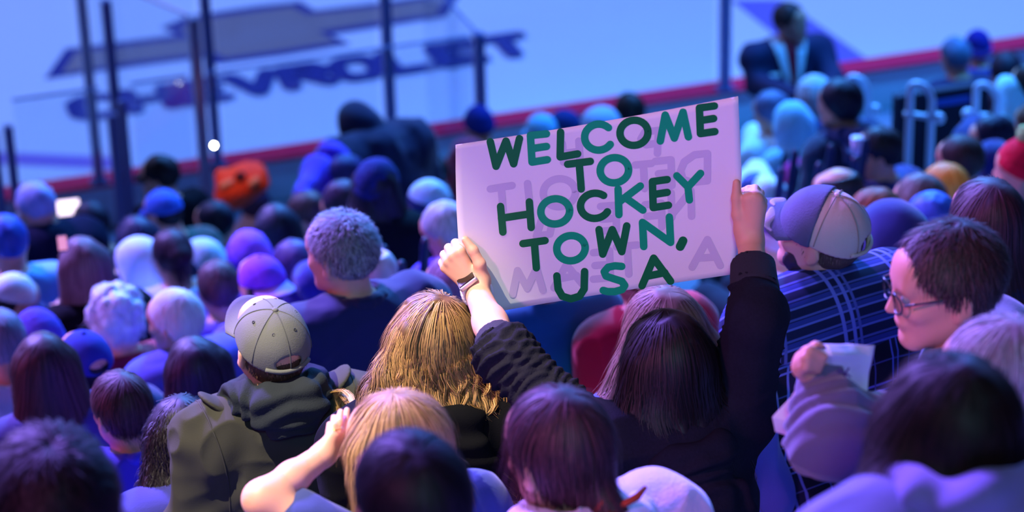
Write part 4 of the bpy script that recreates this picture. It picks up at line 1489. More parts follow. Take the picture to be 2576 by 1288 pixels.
# grey cap man in the olive jacket
OL = mat('olive_softshell', (56, 54, 48), .85, .06, 12, .12, 400, .15)
gm = Person('young man in a grey baseball cap and dark olive jacket with a charcoal hood', 680, 866, 6.75, 'stand', 2, head=(8, 17, 0), bw=1.12, arms='down', sc_=1.0, h=.0060)
gm.body(); gm.legs()


def gdisp(p):
    arm = np.exp(-((p[:, 0] + .25) / .07) ** 2)
    fold = np.sin(p[:, 0] * 70 + p[:, 1] * 40 + p[:, 2] * 16 + 7 * vnoise(p, 5, 3)) * np.clip(vnoise(p, 6, 8) + .45, 0, 1)
    back = np.sin(p[:, 2] * 34 + np.abs(p[:, 0]) * 46 + 6 * vnoise(p, 4, 1)) * np.clip(vnoise(p, 5, 12) + .2, 0, 1)
    return .014 * arm * fold + .008 * back * (1 - arm)


gm.top((64, 62, 56), name='jacket', t=.024, folds=.014, wr=.006, material=OL, disp=gdisp)
SE = mat('jacket_seam', (52, 50, 46), .85, bump=0)
for k, sx in (('l', -1), ('r', 1)):   # armhole seams
    mb = MB()
    pts = []
    for t in np.linspace(-.9, 2.6, 26):
        c_ = gm.sh[k] - gm.X * sx * .025 - gm.U * .03
        pts.append(c_ + (gm.U * math.cos(t) - gm.Y * math.sin(t)) * .098 + gm.X * sx * .012 * math.cos(t))
    dr = [(gm.sh[k] - gm.X * sx * .05) - q_ + 0 * q_ for q_ in pts]
    out_ = [q_ - d_ / np.linalg.norm(d_) * .15 for q_, d_ in zip(pts, dr)]
    mb.tube(on_cloth(gm.top_v, gm.top_f, out_, dr, .0005), .0022, 6)
    mb.build('seam', SE, gm.root, True)
gm.hood((62, 66, 74), sz=.98, name='hood', lift=.058, back=.0, material=mat('fleece_charcoal', (40, 44, 50), .95, .08, 20, .3, 300, .1), drop=.015, bag=.80, pleat=.005)
for sx in (-1, 1):   # the stand collar of the jacket flares out on both sides of the hood
    S = Solid()
    c_ = gm.nb + gm.X * sx * .158 - gm.Y * .005 + gm.U * .048
    S.u(Ell(c_, V(.011, .046, .042), rotm(sx * -20, 10, sx * 50)), .01)
    S.u(Ell(c_ - gm.X * sx * .035 - gm.U * .03, V(.035, .045, .03)), .035)
    v, f = S.mesh(.004)
    gm.put('collar', v, f, OL)
CAPG = mat('grey_twill', (104, 104, 100), .92, .05, 14, .25, 420, .2)
co = gm.cap((0, 0, 0), tilt=0, material=CAPG, name='baseball_cap', sz=.99, L=.078, opening=True)
hp, Rc = gm.cap_hp, gm.cap_R
mb = MB()
for k in range(3):
    a = rad(90 + 60 * k)
    pts = [hp(math.cos(a) * .0905 * math.cos(t), math.sin(a) * .1105 * math.cos(t), .1045 * math.sin(t)) for t in np.linspace(.02, math.pi - .02, 30)]
    mb.tube(pts, .0016, 6)
mb.build('seam', mat('twill_seam', (84, 84, 82), .92, bump=0), co, True)
for k in range(6):
    a = rad(60 + 60 * k)
    t = rad(52)
    c_ = hp(math.cos(a) * .0905 * math.cos(t), math.sin(a) * .1105 * math.cos(t), .1045 * math.sin(t))
    nn = (c_ - hp(0, 0, 0)); nn /= np.linalg.norm(nn)
    u_ = np.cross(nn, V(.3, .2, .9)); u_ /= np.linalg.norm(u_); w_ = np.cross(nn, u_)
    mb = MB(); mb.tube([c_ + .0032 * (u_ * math.cos(q) + w_ * math.sin(q)) for q in np.linspace(0, 6.283, 13)], .0012, 6)
    mb.build('eyelet', mat('eyelet_thread', (60, 60, 60), .8, bump=0), co, True)
mb = MB(); mb.tube([hp(math.cos(a) * .0925, math.sin(a) * .1125, .002) for a in np.linspace(rad(-128), rad(-52), 16)], .0055, 8)
mb.build('strap', CAPG, co, True)
gm.hair('cropside', (66, 46, 36), n=2600, sl=.012, width=.0016)

# blonde woman with loose curls
bl = Person('woman with long wavy golden blonde hair and a black coat, right of the grey cap', 1090, 872, 6.4, 'stand', -4, head=(-6, -6, 4), arms='down', bw=1.12, h=.0065)
bl.body(); bl.legs()
bl.top((8, 8, 11), name='coat', t=.034, wr=.010)
bl.hood((11, 11, 14), sz=.95, drop=.10, lift=.02)
bl.hair('curly', (74, 50, 30), rgb2=(186, 142, 84), L=.30, fat=1.75, n=9000, sl=.18, width=.0018, curl=.020, cf=9, spread=.010, fly=.010, wr=.010, seed=4,
        whorl=(.03, -.02, .13), clumps=90, down=1.6)
# heavy curled locks: bundles of strands wound around drooping paths that start on the hair
rg = np.random.default_rng(8)
HS = bl.hair_S
av, af, al = [], [], []
for i in range(150):
    tier = i // 30
    x0 = (-1 + 2 * (i % 30) / 29) * (.095, .125, .150, .170, .180)[tier] + rg.uniform(-.014, .014)
    z0 = bl.H[2] + .03 - .062 * tier - rg.uniform(0, .05)
    a_ = rg.uniform(.009, .019); f_ = rg.uniform(9, 15) * rg.choice([-1, 1]); o_ = rg.uniform(0, 6)
    n1 = 19
    tt = np.linspace(0, 1, n1)
    ln_ = rg.uniform(.13, .21)
    base_ = np.stack([x0 * (1 + .14 * tt), np.full(n1, bl.H[1] - .34), z0 - ln_ * tt], 1)
    for _ in range(40):
        base_[:, 1] += np.clip(HS.at(base_) - .003, -.02, .02) * .8
    for j in range(1, n1):      # below the mass a lock simply hangs on
        if base_[j, 2] < bl.H[2] - .27: base_[j, 1] = base_[j - 1, 1] - .001
    grow = np.clip(tt * 1.6, 0, 1) ** .8
    path = base_ + np.stack([a_ * grow * np.sin(tt * f_ + o_), -.004 + a_ * .8 * grow * np.cos(tt * f_ + o_), 0 * tt], 1)
    tone = rg.uniform(.1, 1)
    for q_ in range(34):
        th, rr = rg.uniform(0, 6.283), .0085 * math.sqrt(rg.random())
        sp = np.interp(tt, [0, .35, .8, 1], [1.3, 1.0, .75, .35])
        th_ = th + tt * 2.5
        pp = path + np.stack([np.cos(th_) * rr * sp, np.sin(th_) * rr * sp, 0 * tt], 1) + rg.normal(0, .0012, 3)
        w2 = .0017 * rg.uniform(.6, 1.2) * (1 - .8 * tt ** 3)
        sd_ = np.stack([np.cos(th_ + 1.57), np.sin(th_ + 1.57), 0 * tt], 1) * w2[:, None] * .5
        vv = np.stack([pp - sd_, pp + sd_], 1).reshape(-1, 3)
        n0 = sum(len(x) for x in av[-1:]) if False else n0_ if i or q_ else 0
        k = np.arange(n1 - 1) * 2 + n0
        af.append(np.stack([k, k + 1, k + 3, k + 2], 1))
        av.append(vv); al.append(np.full(len(vv), np.clip(.7 * tone + .3 * rg.random(), 0, 1)))
        n0_ = n0 + len(vv)
bl.put('hair', np.concatenate(av), np.concatenate(af), hair_mat((84, 54, 28), (204, 156, 88)), attrs={'lock': ('FLOAT', np.concatenate(al))}, label='loose golden curls at the hair ends')

# poster holder
SH0 = 6.20


def sd(x, y):
    """depth of the poster sheet behind photograph point x, y"""
    u = (x - 1505) / 360.0
    return SH0 - .085 * u + .125 * (y - 520) / 220 + .012 * math.cos(u * 1.6) + .03 * max(0, -u - .55) ** 2


W_L, E_L = (1197, 728), (1272, 898)
pgL = dict(w=P(1197, 728, sd(1197, 728) - .040), e=P(1268, 893, 6.08))
pgR = dict(w=P(1888, 606, sd(1888, 606) - .042), e=P(1905, 800, 5.98))
pg = Person('woman with long dark hair in a charcoal hoodie, both arms raised to hold the poster', 1672, 925, 6.05, 'stand', 8, head=(-2, -6, 4),
            arms=dict(l=(pgL['e'], pgL['w']), r=(pgR['e'], pgR['w'])), h=.0065, skin=SKIN_L, bw=1.0)
for k in 'lr': pg.sh[k] = pg.sh[k] + V(0, .03, .05)


def grip(side):
    """hand holding the sheet edge: thumb in front, fingers curled behind"""
    S = Solid()
    if side == 'l':
        W = (1197, 728, -.040); ft = 1
        mcp = [(1157, 634, -.020), (1142, 644, -.018), (1130, 657, -.014), (1122, 672, -.008)]
        pip = [(1146, 612, .018), (1129, 624, .022), (1118, 641, .022), (1114, 661, .018)]
        tip = [(1176, 616, .022), (1166, 630, .026), (1158, 648, .026), (1150, 666, .024)]
        th = [(1213, 704, -.040), (1207, 664, -.036), (1190, 630, -.026), (1170, 603, -.014)]
        arm = [(1197, 728, -.040), (1232, 806, -.085), (1268, 893, -.33)]
    else:
        W = (1888, 606, -.042)
        mcp = [(1880, 500, -.022), (1896, 494, -.020), (1907, 502, -.016), (1914, 518, -.010)]
        pip = [(1884, 478, .016), (1899, 476, .020), (1911, 487, .020), (1918, 507, .016)]
        tip = [(1856, 486, .020), (1866, 496, .024), (1874, 508, .024), (1880, 524, .022)]
        th = [(1868, 580, -.044), (1856, 540, -.036), (1853, 498, -.024), (1853, 460, -.014)]
        arm = [(1888, 606, -.042), (1894, 690, -.075), (1905, 800, -.26)]
    q = lambda t: pg.L(P(t[0], t[1], sd(t[0], t[1]) + t[2]))
    w_ = q(W)
    for i in range(4):
        m_, p_, t_ = q(mcp[i]), q(pip[i]), q(tip[i])
        S.u(Cone(w_ + (m_ - w_) * .05, m_, .020, .0135), .012)
        S.u(Cone(m_, p_, .0125, .0108), .005)
        S.u(Cone(p_, t_, .0105, .008), .003)
    for i in range(3):
        S.u(Cone(q(th[i]), q(th[i + 1]), (.017, .0135, .0115)[i], (.0135, .0115, .0085)[i]), .006 if i else .014)
    S.u(Cone(w_, q(th[0]), .022, .018), .012)
    e_ = pg.L(pgL['e'] if side == 'l' else pgR['e'])
    S.u(Cone(w_, w_ + (e_ - w_) * .55, .0265, .037), .02)
    S.u(Cone(w_ + (e_ - w_) * .5, e_, .037, .043), .02)
    # thumb nail
    return S.mesh(.0026)


pg.body(hands=False)
for k in 'lr':    # the finely modelled hands and forearms belong to the same body mesh
    v, f = grip(k)
    me = pg.body_o.data
    old = np.empty(len(me.vertices) * 3, dtype=np.float32); me.vertices.foreach_get('co', old)
    of = np.empty(len(me.loops), dtype=np.int32); me.loops.foreach_get('vertex_index', of)
    m2 = np_mesh('body', np.concatenate([old.reshape(-1, 3), v]), np.concatenate([of.reshape(-1, 4), f + len(old) // 3]))
    m2.materials.append(pg.skin)
    pg.body_o.data = m2
    bpy.data.meshes.remove(me)
pg.legs((26, 30, 46))
HEA = mat('heather_charcoal', (28, 27, 38), .95, .35, 160, .3, 300, .06)


def sleeve(S):
    for k, a, fr0 in (('l', pgL, .10), ('r', pgR, .50)):
        e_, w_ = pg.L(a['e']), pg.L(a['w'])
        c0 = e_ + (w_ - e_) * fr0
        S.u(Cone(pg.sh[k], e_, .078, .066), .03)
        S.u(Cone(e_, c0, .064, .052), .03)
        d_ = (w_ - e_) / np.linalg.norm(w_ - e_)
        S.cut(Cone(c0 + d_ * .03, c0 + d_ * .12, .07, .07), .002)


def ruche(p):
    out = np.zeros(len(p))
    for k, a, fr0 in (('l', pgL, .10), ('r', pgR, .50)):
        e_, w_ = pg.L(a['e']), pg.L(a['w'])
        ax = (w_ - pg.sh[k]) if k == 'r' else (e_ - pg.sh[k])
        l_ = np.linalg.norm(ax); ax = ax / l_
        t = (p - pg.sh[k]) @ ax
        r_ = np.linalg.norm((p - pg.sh[k]) - t[:, None] * ax, axis=1)
        wgt = np.clip((t - .06) / .08, 0, 1) * (r_ < .13)
        ph = t * 120 + 5 * vnoise(p, 7, 4) + 2.5 * vnoise(p, 15, 9)
        out += wgt * (.0085 * ((1 - np.abs(np.sin(ph))) ** 1.6 - .3) * (.55 + .6 * vnoise(p, 9, 21)) + .003 * np.sin(t * 300 + 9 * vnoise(p, 12, 7)))
    return out


pg.top((25, 24, 34), name='hoodie', t=.03, sleeves='none', wr=.008, material=HEA, extra=sleeve, disp=ruche, h=.0055)
S = Solid()
for k, a, fr0 in (('l', pgL, .10), ('r', pgR, .50)):      # cuffs
    e_, w_ = pg.L(a['e']), pg.L(a['w'])
    d_ = (w_ - e_) / np.linalg.norm(w_ - e_)
    c0 = e_ + (w_ - e_) * fr0
    S = Solid(); S.u(Cone(c0 - d_ * .035, c0 + d_ * .045, .054, .050)); S.cut(Cone(c0 - d_ * .0, c0 + d_ * .12, .044, .046), .003)
    S.keep(Half(c0 + d_ * .042, d_), .002); S.keep(Half(c0 - d_ * .034, -d_), .002)
    v, f = S.mesh(.004, full=True, disp=lambda p: .0015 * vnoise(p, 40, 2))
    pg.put('cuff', v, f, mat('rib_knit', (40, 38, 48), .95, .1, 30, .4))
pg.hood((52, 50, 62), sz=.98, drop=.12, lift=.0, material=HEA)
pg.hair('long', (14, 8, 10), rgb2=(44, 24, 26), L=.37, fat=1.5, clumps=50, n=8000, sl=.22, width=.0022, curl=.012, cf=5, fly=.012, wr=.006, whorl=(0, .0, .135))
# wrist watch
wc = pg.L(P(1192, 736, sd(1192, 736) - .0)) - (pg.L(pgL['e']) - pg.L(pgL['w'])) * 0
e_, w_ = pg.L(pgL['e']), pg.L(pgL['w'])
ad = (w_ - e_) / np.linalg.norm(w_ - e_)
ctr = w_ - ad * .012
vw = pg.Rz.T @ (CAM - pgL['w']); vw = vw / np.linalg.norm(vw) - pg.Rz.T @ RIGHT * .28 + pg.Rz.T @ UP * .15
nz = vw - ad * vw.dot(ad); nz /= np.linalg.norm(nz)
nx = np.cross(ad, nz)
RW = np.stack([nx, ad, nz], 1)
S = Solid()
NB_ = 26
for i in range(NB_):
    a0, a1 = [6.2832 * j / NB_ for j in (i, i + 1)]
    g_ = lambda a: ctr + (nx * math.sin(a) + nz * math.cos(a)) * .0330
    for o_ in (-.010, -.004, .004, .010): S.u(Cone(g_(a0) + ad * o_, g_(a1) + ad * o_, .0035), .004)
v, f = S.mesh(.0024)
wo = pg.put('wristwatch', v, f, mat('watch_band', (222, 218, 230), .5, .03, 20, 0)); wo['label'] = 'white sports band with a black square watch'


def rbox(hx, hy, hz, r, c):
    S = Solid()
    for sx in (-1, 1):
        S.u(Cone(c + RW @ V(sx * (hx - r), -(hy - r), 0), c + RW @ V(sx * (hx - r), hy - r, 0), r), 0)
    S.u(Cone(c + RW @ V(-(hx - r), hy - r, 0), c + RW @ V(hx - r, hy - r, 0), r), 0)
    S.u(Cone(c + RW @ V(-(hx - r), -(hy - r), 0), c + RW @ V(hx - r, -(hy - r), 0), r), 0)
    S.u(Ell(c, V(hx * .98, hy * .98, r * .98), RW), .01)
    return S.mesh(.0018)


mb = MB(); mb.box((-.024, -.021, -.006), (.024, .021, .006)); o = mb.build('watch_case', mat('watch_case_steel', (190, 186, 196), .3, metal=.6, bump=0), wo, bevel=.004)
M_ = Matrix.Identity(4)
cc = ctr + nz * .0375
for i in range(3):
    M_[i][0], M_[i][1], M_[i][2], M_[i][3] = nx[i], ad[i], nz[i], cc[i]
o.matrix_local = M_
mb = MB(); mb.box((-.0212, -.0182, .0052), (.0212, .0182, .0078)); o = mb.build('watch_screen', mat('watch_glass', (6, 7, 8), .12, bump=0, spec=.6), wo, bevel=.002)
o.matrix_local = M_
HOLE = mat('band_hole', (40, 36, 60), .8, bump=0)
mb = MB()
for i in range(4):
    for j in (-1, 0, 1):
        if (i + j) % 2 and j: pass
        a = .95 + .20 * i + (.1 if j == 0 else 0)
        c_ = ctr + (nx * math.sin(a) + nz * math.cos(a)) * .0368 + ad * j * .0055
        t_ = nx * math.cos(a) - nz * math.sin(a); n_ = nx * math.sin(a) + nz * math.cos(a)
        ring = [c_ + .0019 * (t_ * math.cos(q) + ad * math.sin(q)) for q in np.linspace(0, 6.283, 11)[:-1]]
        mb.add(ring + [c_ + n_ * .0004], [(10, q, (q + 1) % 10) for q in range(10)])
mb.build('band_hole', HOLE, wo)

# shouting child
ch = Person('child with light brown hair in a navy T-shirt, left hand cupped to the mouth', 998, 1132, 5.5, 'stand', 30, head=(16, -6, 0), sc_=.86, bw=1.0, h=.0055,
            arms=dict(l=(P(660, 1256, 5.42), P(812, 1146, 5.50)), r=(P(1120, 1300, 5.6), P(960, 1190, 5.9))))
ch.body(hands=False)
q = lambda t: ch.L(P(*t))
S = Solid()
mc = [(858, 1088, 5.53), (846, 1092, 5.51), (836, 1098, 5.50), (828, 1108, 5.50)]
p1 = [(868, 1058, 5.55), (853, 1062, 5.52), (840, 1072, 5.51), (829, 1086, 5.51)]
tp_ = [(873, 1032, 5.57), (857, 1036, 5.54), (840, 1050, 5.53), (829, 1068, 5.53)]
w_ = q((812, 1146, 5.50))
for i in range(4):
    S.u(Cone(w_ + (q(mc[i]) - w_) * .1, q(mc[i]), .0165, .0105), .010)
    S.u(Cone(q(mc[i]), q(p1[i]), .0088, .0080), .003)
    S.u(Cone(q(p1[i]), q(tp_[i]), .0080, .0062), .002)
S.u(Cone(w_, q((852, 1130, 5.52)), .016, .012), .012); S.u(Cone(q((852, 1130, 5.52)), q((876, 1112, 5.54)), .011, .0085), .006)
e_ = q((660, 1256, 5.42))
S.u(Cone(w_, w_ + (e_ - w_) * .5, .0215, .030), .02); S.u(Cone(w_ + (e_ - w_) * .5, e_, .030, .034), .02)
v, f = S.mesh(.0026)
me = ch.body_o.data
old = np.empty(len(me.vertices) * 3, dtype=np.float32); me.vertices.foreach_get('co', old)
of = np.empty(len(me.loops), dtype=np.int32); me.loops.foreach_get('vertex_index', of)
m2 = np_mesh('body', np.concatenate([old.reshape(-1, 3), v]), np.concatenate([of.reshape(-1, 4), f + len(old) // 3]))
m2.materials.append(ch.skin); ch.body_o.data = m2; bpy.data.meshes.remove(me)
mb = MB(); c_ = q((846, 1076, 5.505)); mb.tube([c_ + .0098 * (V(1, 0, 0) * math.cos(a) + V(0, 1, 0) * math.sin(a)) for a in np.linspace(0, 6.283, 15)], .0014, 6)
mb.build('finger_ring', mat('gold', (212, 160, 80), .25, metal=1.0, bump=0), ch.root, True)
ch.legs()
ch.top((44, 56, 116), name='t_shirt', t=.02, sleeves='short', wr=.007)
ch.hair('bob', (112, 78, 46), rgb2=(198, 156, 110), L=.22, fat=1.1, n=8000, sl=.14, width=.0018, curl=.007, cf=9, spread=.008, fly=.012, wr=.004, whorl=(0, -.01, .13), clumps=60, down=1.4)

# man in glasses with the towel
gl = Person('man in glasses and a grey purple sweatshirt, seen in profile, gripping a white towel', 2374, 722, 5.4, 'stand', 52, head=(30, -6, 0), sc_=1.04, bw=1.12, h=.0055,
            arms=dict(l=(P(2085, 1105, 5.05), P(2060, 958, 5.12)), r=(P(2560, 1150, 5.3), P(2420, 1180, 5.5))), skin=(216, 152, 132))


def towel_grip(S):
    q = lambda t: gl.L(P(*t))
    w_ = q((2060, 958, 5.12))
    mc = [(2030, 888, 5.10), (2018, 900, 5.08), (2012, 915, 5.07), (2012, 932, 5.07)]
    p1 = [(2052, 872, 5.07), (2036, 882, 5.045), (2028, 900, 5.04), (2026, 920, 5.045)]
    t_ = [(2082, 884, 5.08), (2072, 898, 5.06), (2064, 914, 5.06), (2058, 930, 5.065)]
    for i in range(4):
        S.u(Cone(w_, q(mc[i]), .020, .0135), .014)
        S.u(Cone(q(mc[i]), q(p1[i]), .0125, .0110), .004)
        S.u(Cone(q(p1[i]), q(t_[i]), .0108, .0088), .003)
    S.u(Cone(w_, q((2080, 918, 5.11)), .02, .014), .012); S.u(Cone(q((2080, 918, 5.11)), q((2072, 888, 5.085)), .0125, .010), .005)


gl.body(hands=False, extra=towel_grip, h=.0050)
gl.legs()
SW = mat('sweatshirt', (104, 92, 122), .95, .08, 30, .25, 300, .2, sheen=.3)


def gfold(p):
    e_, w_ = gl.el['l'], gl.wr['l']
    ax = (w_ - e_) / np.linalg.norm(w_ - e_)
    t = (p - e_) @ ax
    r_ = np.linalg.norm((p - e_) - t[:, None] * ax, axis=1)
    return (r_ < .10) * .006 * np.sin(t * 150 + 5 * vnoise(p, 9, 2)) * np.exp(-((t - .05) / .08) ** 2)


gl.top((104, 92, 122), name='sweatshirt', t=.022, wr=.007, material=SW, disp=gfold, neck=.082)
gl.collar((84, 74, 100), r=.009, rr=.074, z=.02, material=SW)
gl.hair('short', (34, 20, 22), rgb2=(96, 66, 72), n=7000, sl=.045, width=.0022, curl=.004, cf=14, spread=.010, wr=.006, fly=.006)
gl.eyes()
FR = mat('spectacle_frame', (18, 44, 60), .3, .03, 20, 0, 100, .6)
for_ = lambda x, y, z: gl.H + gl.R @ (V(x, y, z) * gl.hs)
gb = MB()
for sx in (-1, 1):
    gb.tube([for_(sx * .066, .10, .012), for_(sx * .080, .03, .016), for_(sx * .084, -.01, .014), for_(sx * .083, -.03, -.006)], .0022, 8)
    ring = [(sx * .034 + .027 * math.cos(a), .108 - .006 * abs(math.cos(a)), .004 + .021 * math.sin(a)) for a in np.linspace(0, 6.283, 25)]
    gb.tube([for_(*r) for r in ring], .0020, 8)
gb.tube([for_(-.008, .108, .01), for_(.008, .108, .01)], .002, 8)
so = gb.build('spectacles', FR, gl.root, True)
for sx in (-1, 1):
    mb = MB(); ring = [for_(sx * .034 + .026 * math.cos(a), .106, .004 + .020 * math.sin(a)) for a in np.linspace(0, 6.283, 25)[:-1]]
    ring2 = [r + gl.R @ V(0, .0015, 0) for r in ring]
    n_ = len(ring)
    mb.add(ring + ring2, [tuple(range(n_ - 1, -1, -1)), tuple(range(n_, 2 * n_))] + [(i, (i + 1) % n_, n_ + (i + 1) % n_, n_ + i) for i in range(n_)])
    mb.build('lens', GL, so)

# near heads along the bottom edge
fl = Person('person with thick dark wavy hair, a large dark head in the lower left corner', 132, 1285, 4.4, 'sit', 10, head=(0, -4, 0), h=.006)
fl.body(); fl.legs(); fl.top((36, 30, 60)); fl.hair('crop', (16, 9, 14), rgb2=(46, 28, 42), n=6500, sl=.06, width=.0028, curl=.008, cf=12, spread=.012, wr=.010)
fc = Person('child with glossy short black hair, in front of the shouting child', 1030, 1272, 4.4, 'sit', 8, head=(10, -2, 0), sc_=.9, h=.006)
fc.body(); fc.legs(); fc.top((60, 80, 160)); fc.hair('short', (12, 8, 15), rgb2=(36, 22, 42), n=8000, sl=.065, width=.0020, spread=.006, wr=.003, whorl=(-.02, -.06, .12))
fp = Person('girl with a low ponytail in a rust red tie and a pink fleece jacket', 1402, 1142, 5.1, 'sit', 14, head=(8, -8, 0), sc_=.95, h=.006, bw=1.1)
fp.body(); fp.legs()
fp.top((218, 196, 222), name='fleece_jacket', t=.045, wr=.008, material=mat('fleece_pink', (218, 196, 222), .98, .08, 30, .6, 140, .2, sheen=.4))
fp.collar((222, 200, 226), r=.034, rr=.105, z=.035, name='fleece_collar', material=mat('fleece_pink', (218, 196, 222), .98, .08, 30, .6, 140, .2, sheen=.4))
tie = fp.H + fp.R @ V(.012, -.118, -.075)


def pony(S):
    p = [tie - fp.R @ V(0, -.045, -.03), tie, tie + V(.012, -.03, -.05), tie + V(.028, -.05, -.14), tie + V(.04, -.05, -.25)]
    S.us(chain(p, [.05, .02, .032, .034, .016]), .02)


fp.hair('pony', (38, 18, 24), rgb2=(100, 58, 70), n=8000, sl=.15, width=.0020, extra=pony, spread=.006, fly=.014, wr=.003, curl=.002)
mb = MB()
tR = V(*tie)
mb.tube([tR + fp.R @ V(.024 * math.cos(a), .004 + .010 * math.sin(2 * a), .022 * math.sin(a)) for a in np.linspace(0, 6.283, 21)], .006, 8)
mb.tube([tR + fp.R @ V(0, -.02, 0), tR + fp.R @ V(.04, -.035, .012), tR + fp.R @ V(.066, -.03, .02)], [.006, .007, .004], 8)
mb.tube([tR + fp.R @ V(0, -.02, 0), tR + fp.R @ V(-.04, -.035, -.008), tR + fp.R @ V(-.062, -.03, .004)], [.006, .007, .004], 8)
o = mb.build('hair_tie', mat('tie_rust', (176, 60, 40), .8), fp.root, True); o['label'] = 'rust red hair tie'
fg = Person('woman with ash blonde hair and blue rimmed glasses at the right edge', 2515, 975, 4.8, 'sit', 22, head=(20, -10, 0), h=.006)
fg.body(); fg.legs(); fg.top((60, 60, 120)); fg.hair('bob', (116, 96, 104), rgb2=(206, 190, 196), L=.22, n=5500, sl=.13, width=.0024, fat=1.2, curl=.003, wr=.004)
mb = MB(); mb.tube([fg.H + fg.R @ V(-.088, .09, .012), fg.H + fg.R @ V(-.09, -.01, .014)], .003, 8)
mb.tube([fg.H + fg.R @ V(-.036 + .03 * math.cos(a), .112, .004 + .024 * math.sin(a)) for a in np.linspace(0, 6.283, 21)], .003, 8)
mb.build('spectacles', mat('frame_blue', (70, 130, 230), .3, bump=0), fg.root, True)
fb = Person('woman with full dark auburn hair and a lavender hooded top, nearest the lower right corner', 2385, 1098, 4.15, 'sit', 10, head=(6, -6, 0), h=.006, bw=1.3, neck=.0)
fb.body(); fb.legs()
fb.top((136, 126, 190), name='hooded_top', t=.035, wr=.008)
fb.hood((150, 130, 200), sz=1.15, drop=.10)
fb.hair('bob', (20, 9, 12), rgb2=(58, 26, 30), L=.20, fat=1.7, n=9000, sl=.16, width=.0024, curl=.004, cf=6, spread=.010, wr=.006, fly=.01)

# ------------------------------------------------------------------ the poster
root = empty('poster', P(1505, 700, sd(1505, 700)))
tag(root, 'white hand-lettered poster with green and teal words held above the crowd', 'poster')
RL = V(*root.location)
left = [(1146, 364), (1146, 430), (1148, 520), (1154, 620), (1160, 710), (1163, 799)]
rightE = [(1857, 242), (1862, 350), (1866, 440), (1864, 530), (1856, 620), (1845, 690)]
nu, nv = 40, 26


def edge(pts, t):
    q = t * (len(pts) - 1); i = min(int(q), len(pts) - 2); f_ = q - i
    return V(*pts[i]) * (1 - f_) + V(*pts[i + 1]) * f_


vs = []
for lay in (0, 1):
    for j in range(nv):
        for i in range(nu):
            t = j / (nv - 1); u = i / (nu - 1)
            a, b = edge(left, t), edge(rightE, t)
            p = a + (b - a) * u
            p = p + V(0, 5 * math.sin(u * math.pi) * (1 - t) - 3 * math.sin(u * math.pi) * t)
            vs.append(P(p[0], p[1], sd(p[0], p[1]) + .0022 * lay) - RL)
fs = []
N = nu * nv
for j in range(nv - 1):
    for i in range(nu - 1):
        a = j * nu + i
        fs.append((a, a + nu, a + nu + 1, a + 1)); fs.append((N + a, N + a + 1, N + a + nu + 1, N + a + nu))
edge_ = list(range(nu)) + [j * nu + nu - 1 for j in range(1, nv)] + [(nv - 1) * nu + i for i in range(nu - 2, -1, -1)] + [j * nu for j in range(nv - 2, 0, -1)]
for i in range(len(edge_)):
    a, b = edge_[i], edge_[(i + 1) % len(edge_)]
    fs.append((a, b, N + b, N + a))
SHEET = mat('poster_board', (232, 224, 228), .75, .015, 6, .04, 200, .25)
link('sheet', np_mesh('sheet', vs, np.array(fs)), root, SHEET)

CR = lambda p: (1050 + p[0] / 1.922, 230 + p[1] / 1.922)


def letters(name, strokes, wpx, material, lift):
    mb = MB()
    n = 0
    for st in strokes:
        pts = [CR(p) for p in st]
        for a, b in zip(pts[:-1], pts[1:]):
            n += 1
            stroke_verts([a, b], wpx, lambda x, y: P(x, y, sd(x, y) - lift - (n % 7) * .00004) - RL, mb, 7)
    # every fan faces the reader
    me_o = mb.build(name, material, root)
    return me_o


E3 = lambda a, b, c, d, e, f_: [[a, b], [a, c], [d, e], [b, f_]]
O_ = lambda cx, cy, rx, ry: [arc(cx, cy, rx, ry, 0, 360, 30, -8)]
dark = [
    [(352, 243), (380, 362), (428, 240), (465, 350), (493, 228)],                                    # W
    [(692, 197), (690, 317), (775, 302)],                                                           # L
    *O_(1047, 200, 68, 61),                                                                          # O
    [(1436, 70), (1363, 80), (1368, 204), (1438, 194)], [(1366, 141), (1432, 131)],                  # E
    [(726, 352), (836, 338)], [(782, 346), (792, 472)],                                              # T
    [(402, 556), (413, 680)], [(541, 534), (550, 658)], [(406, 613), (545, 592)],                    # H
    arc(858, 553, 70, 61, -48, -325, 22, -6),                                                        # C
    [(1208, 426), (1136, 436), (1140, 562), (1214, 550)], [(1138, 499), (1208, 488)],                # E
    [(510, 736), (617, 721)], [(565, 729), (575, 853)],                                              # T
    [(878, 668), (896, 787), (942, 668), (988, 775), (1012, 650)],                                   # W
    [(674, 892), (680, 955), (700, 990), (742, 1003), (784, 990), (806, 955), (808, 871)],           # U
    [(1086, 940), (1142, 806), (1224, 918)], [(1112, 893), (1196, 876)],                             # A
]
teal = [
    [(624, 205), (546, 213), (554, 342), (628, 330)], [(550, 277), (624, 266)],                      # E
    arc(876, 221, 68, 63, -42, -322, 22, -4),                                                        # C
    [(1174, 240), (1198, 114), (1242, 226), (1284, 100), (1310, 220)],                               # M
    *O_(952, 381, 69, 61),                                                                           # O
    *O_(666, 580, 70, 61),                                                                           # O
    [(970, 472), (974, 596)], [(1078, 457), (978, 532)], [(1008, 516), (1090, 574)],                 # K
    [(1254, 408), (1308, 462), (1369, 396)], [(1308, 462), (1315, 525)],                             # Y
    *O_(742, 758, 69, 61),                                                                           # O
    [(1094, 750), (1088, 633), (1224, 730), (1218, 607)],                                            # N
    [(988, 846), (955, 843), (922, 850), (903, 872), (912, 893), (950, 906), (988, 918), (1002, 938), (990, 958), (955, 968), (920, 968), (898, 962)],   # S
]
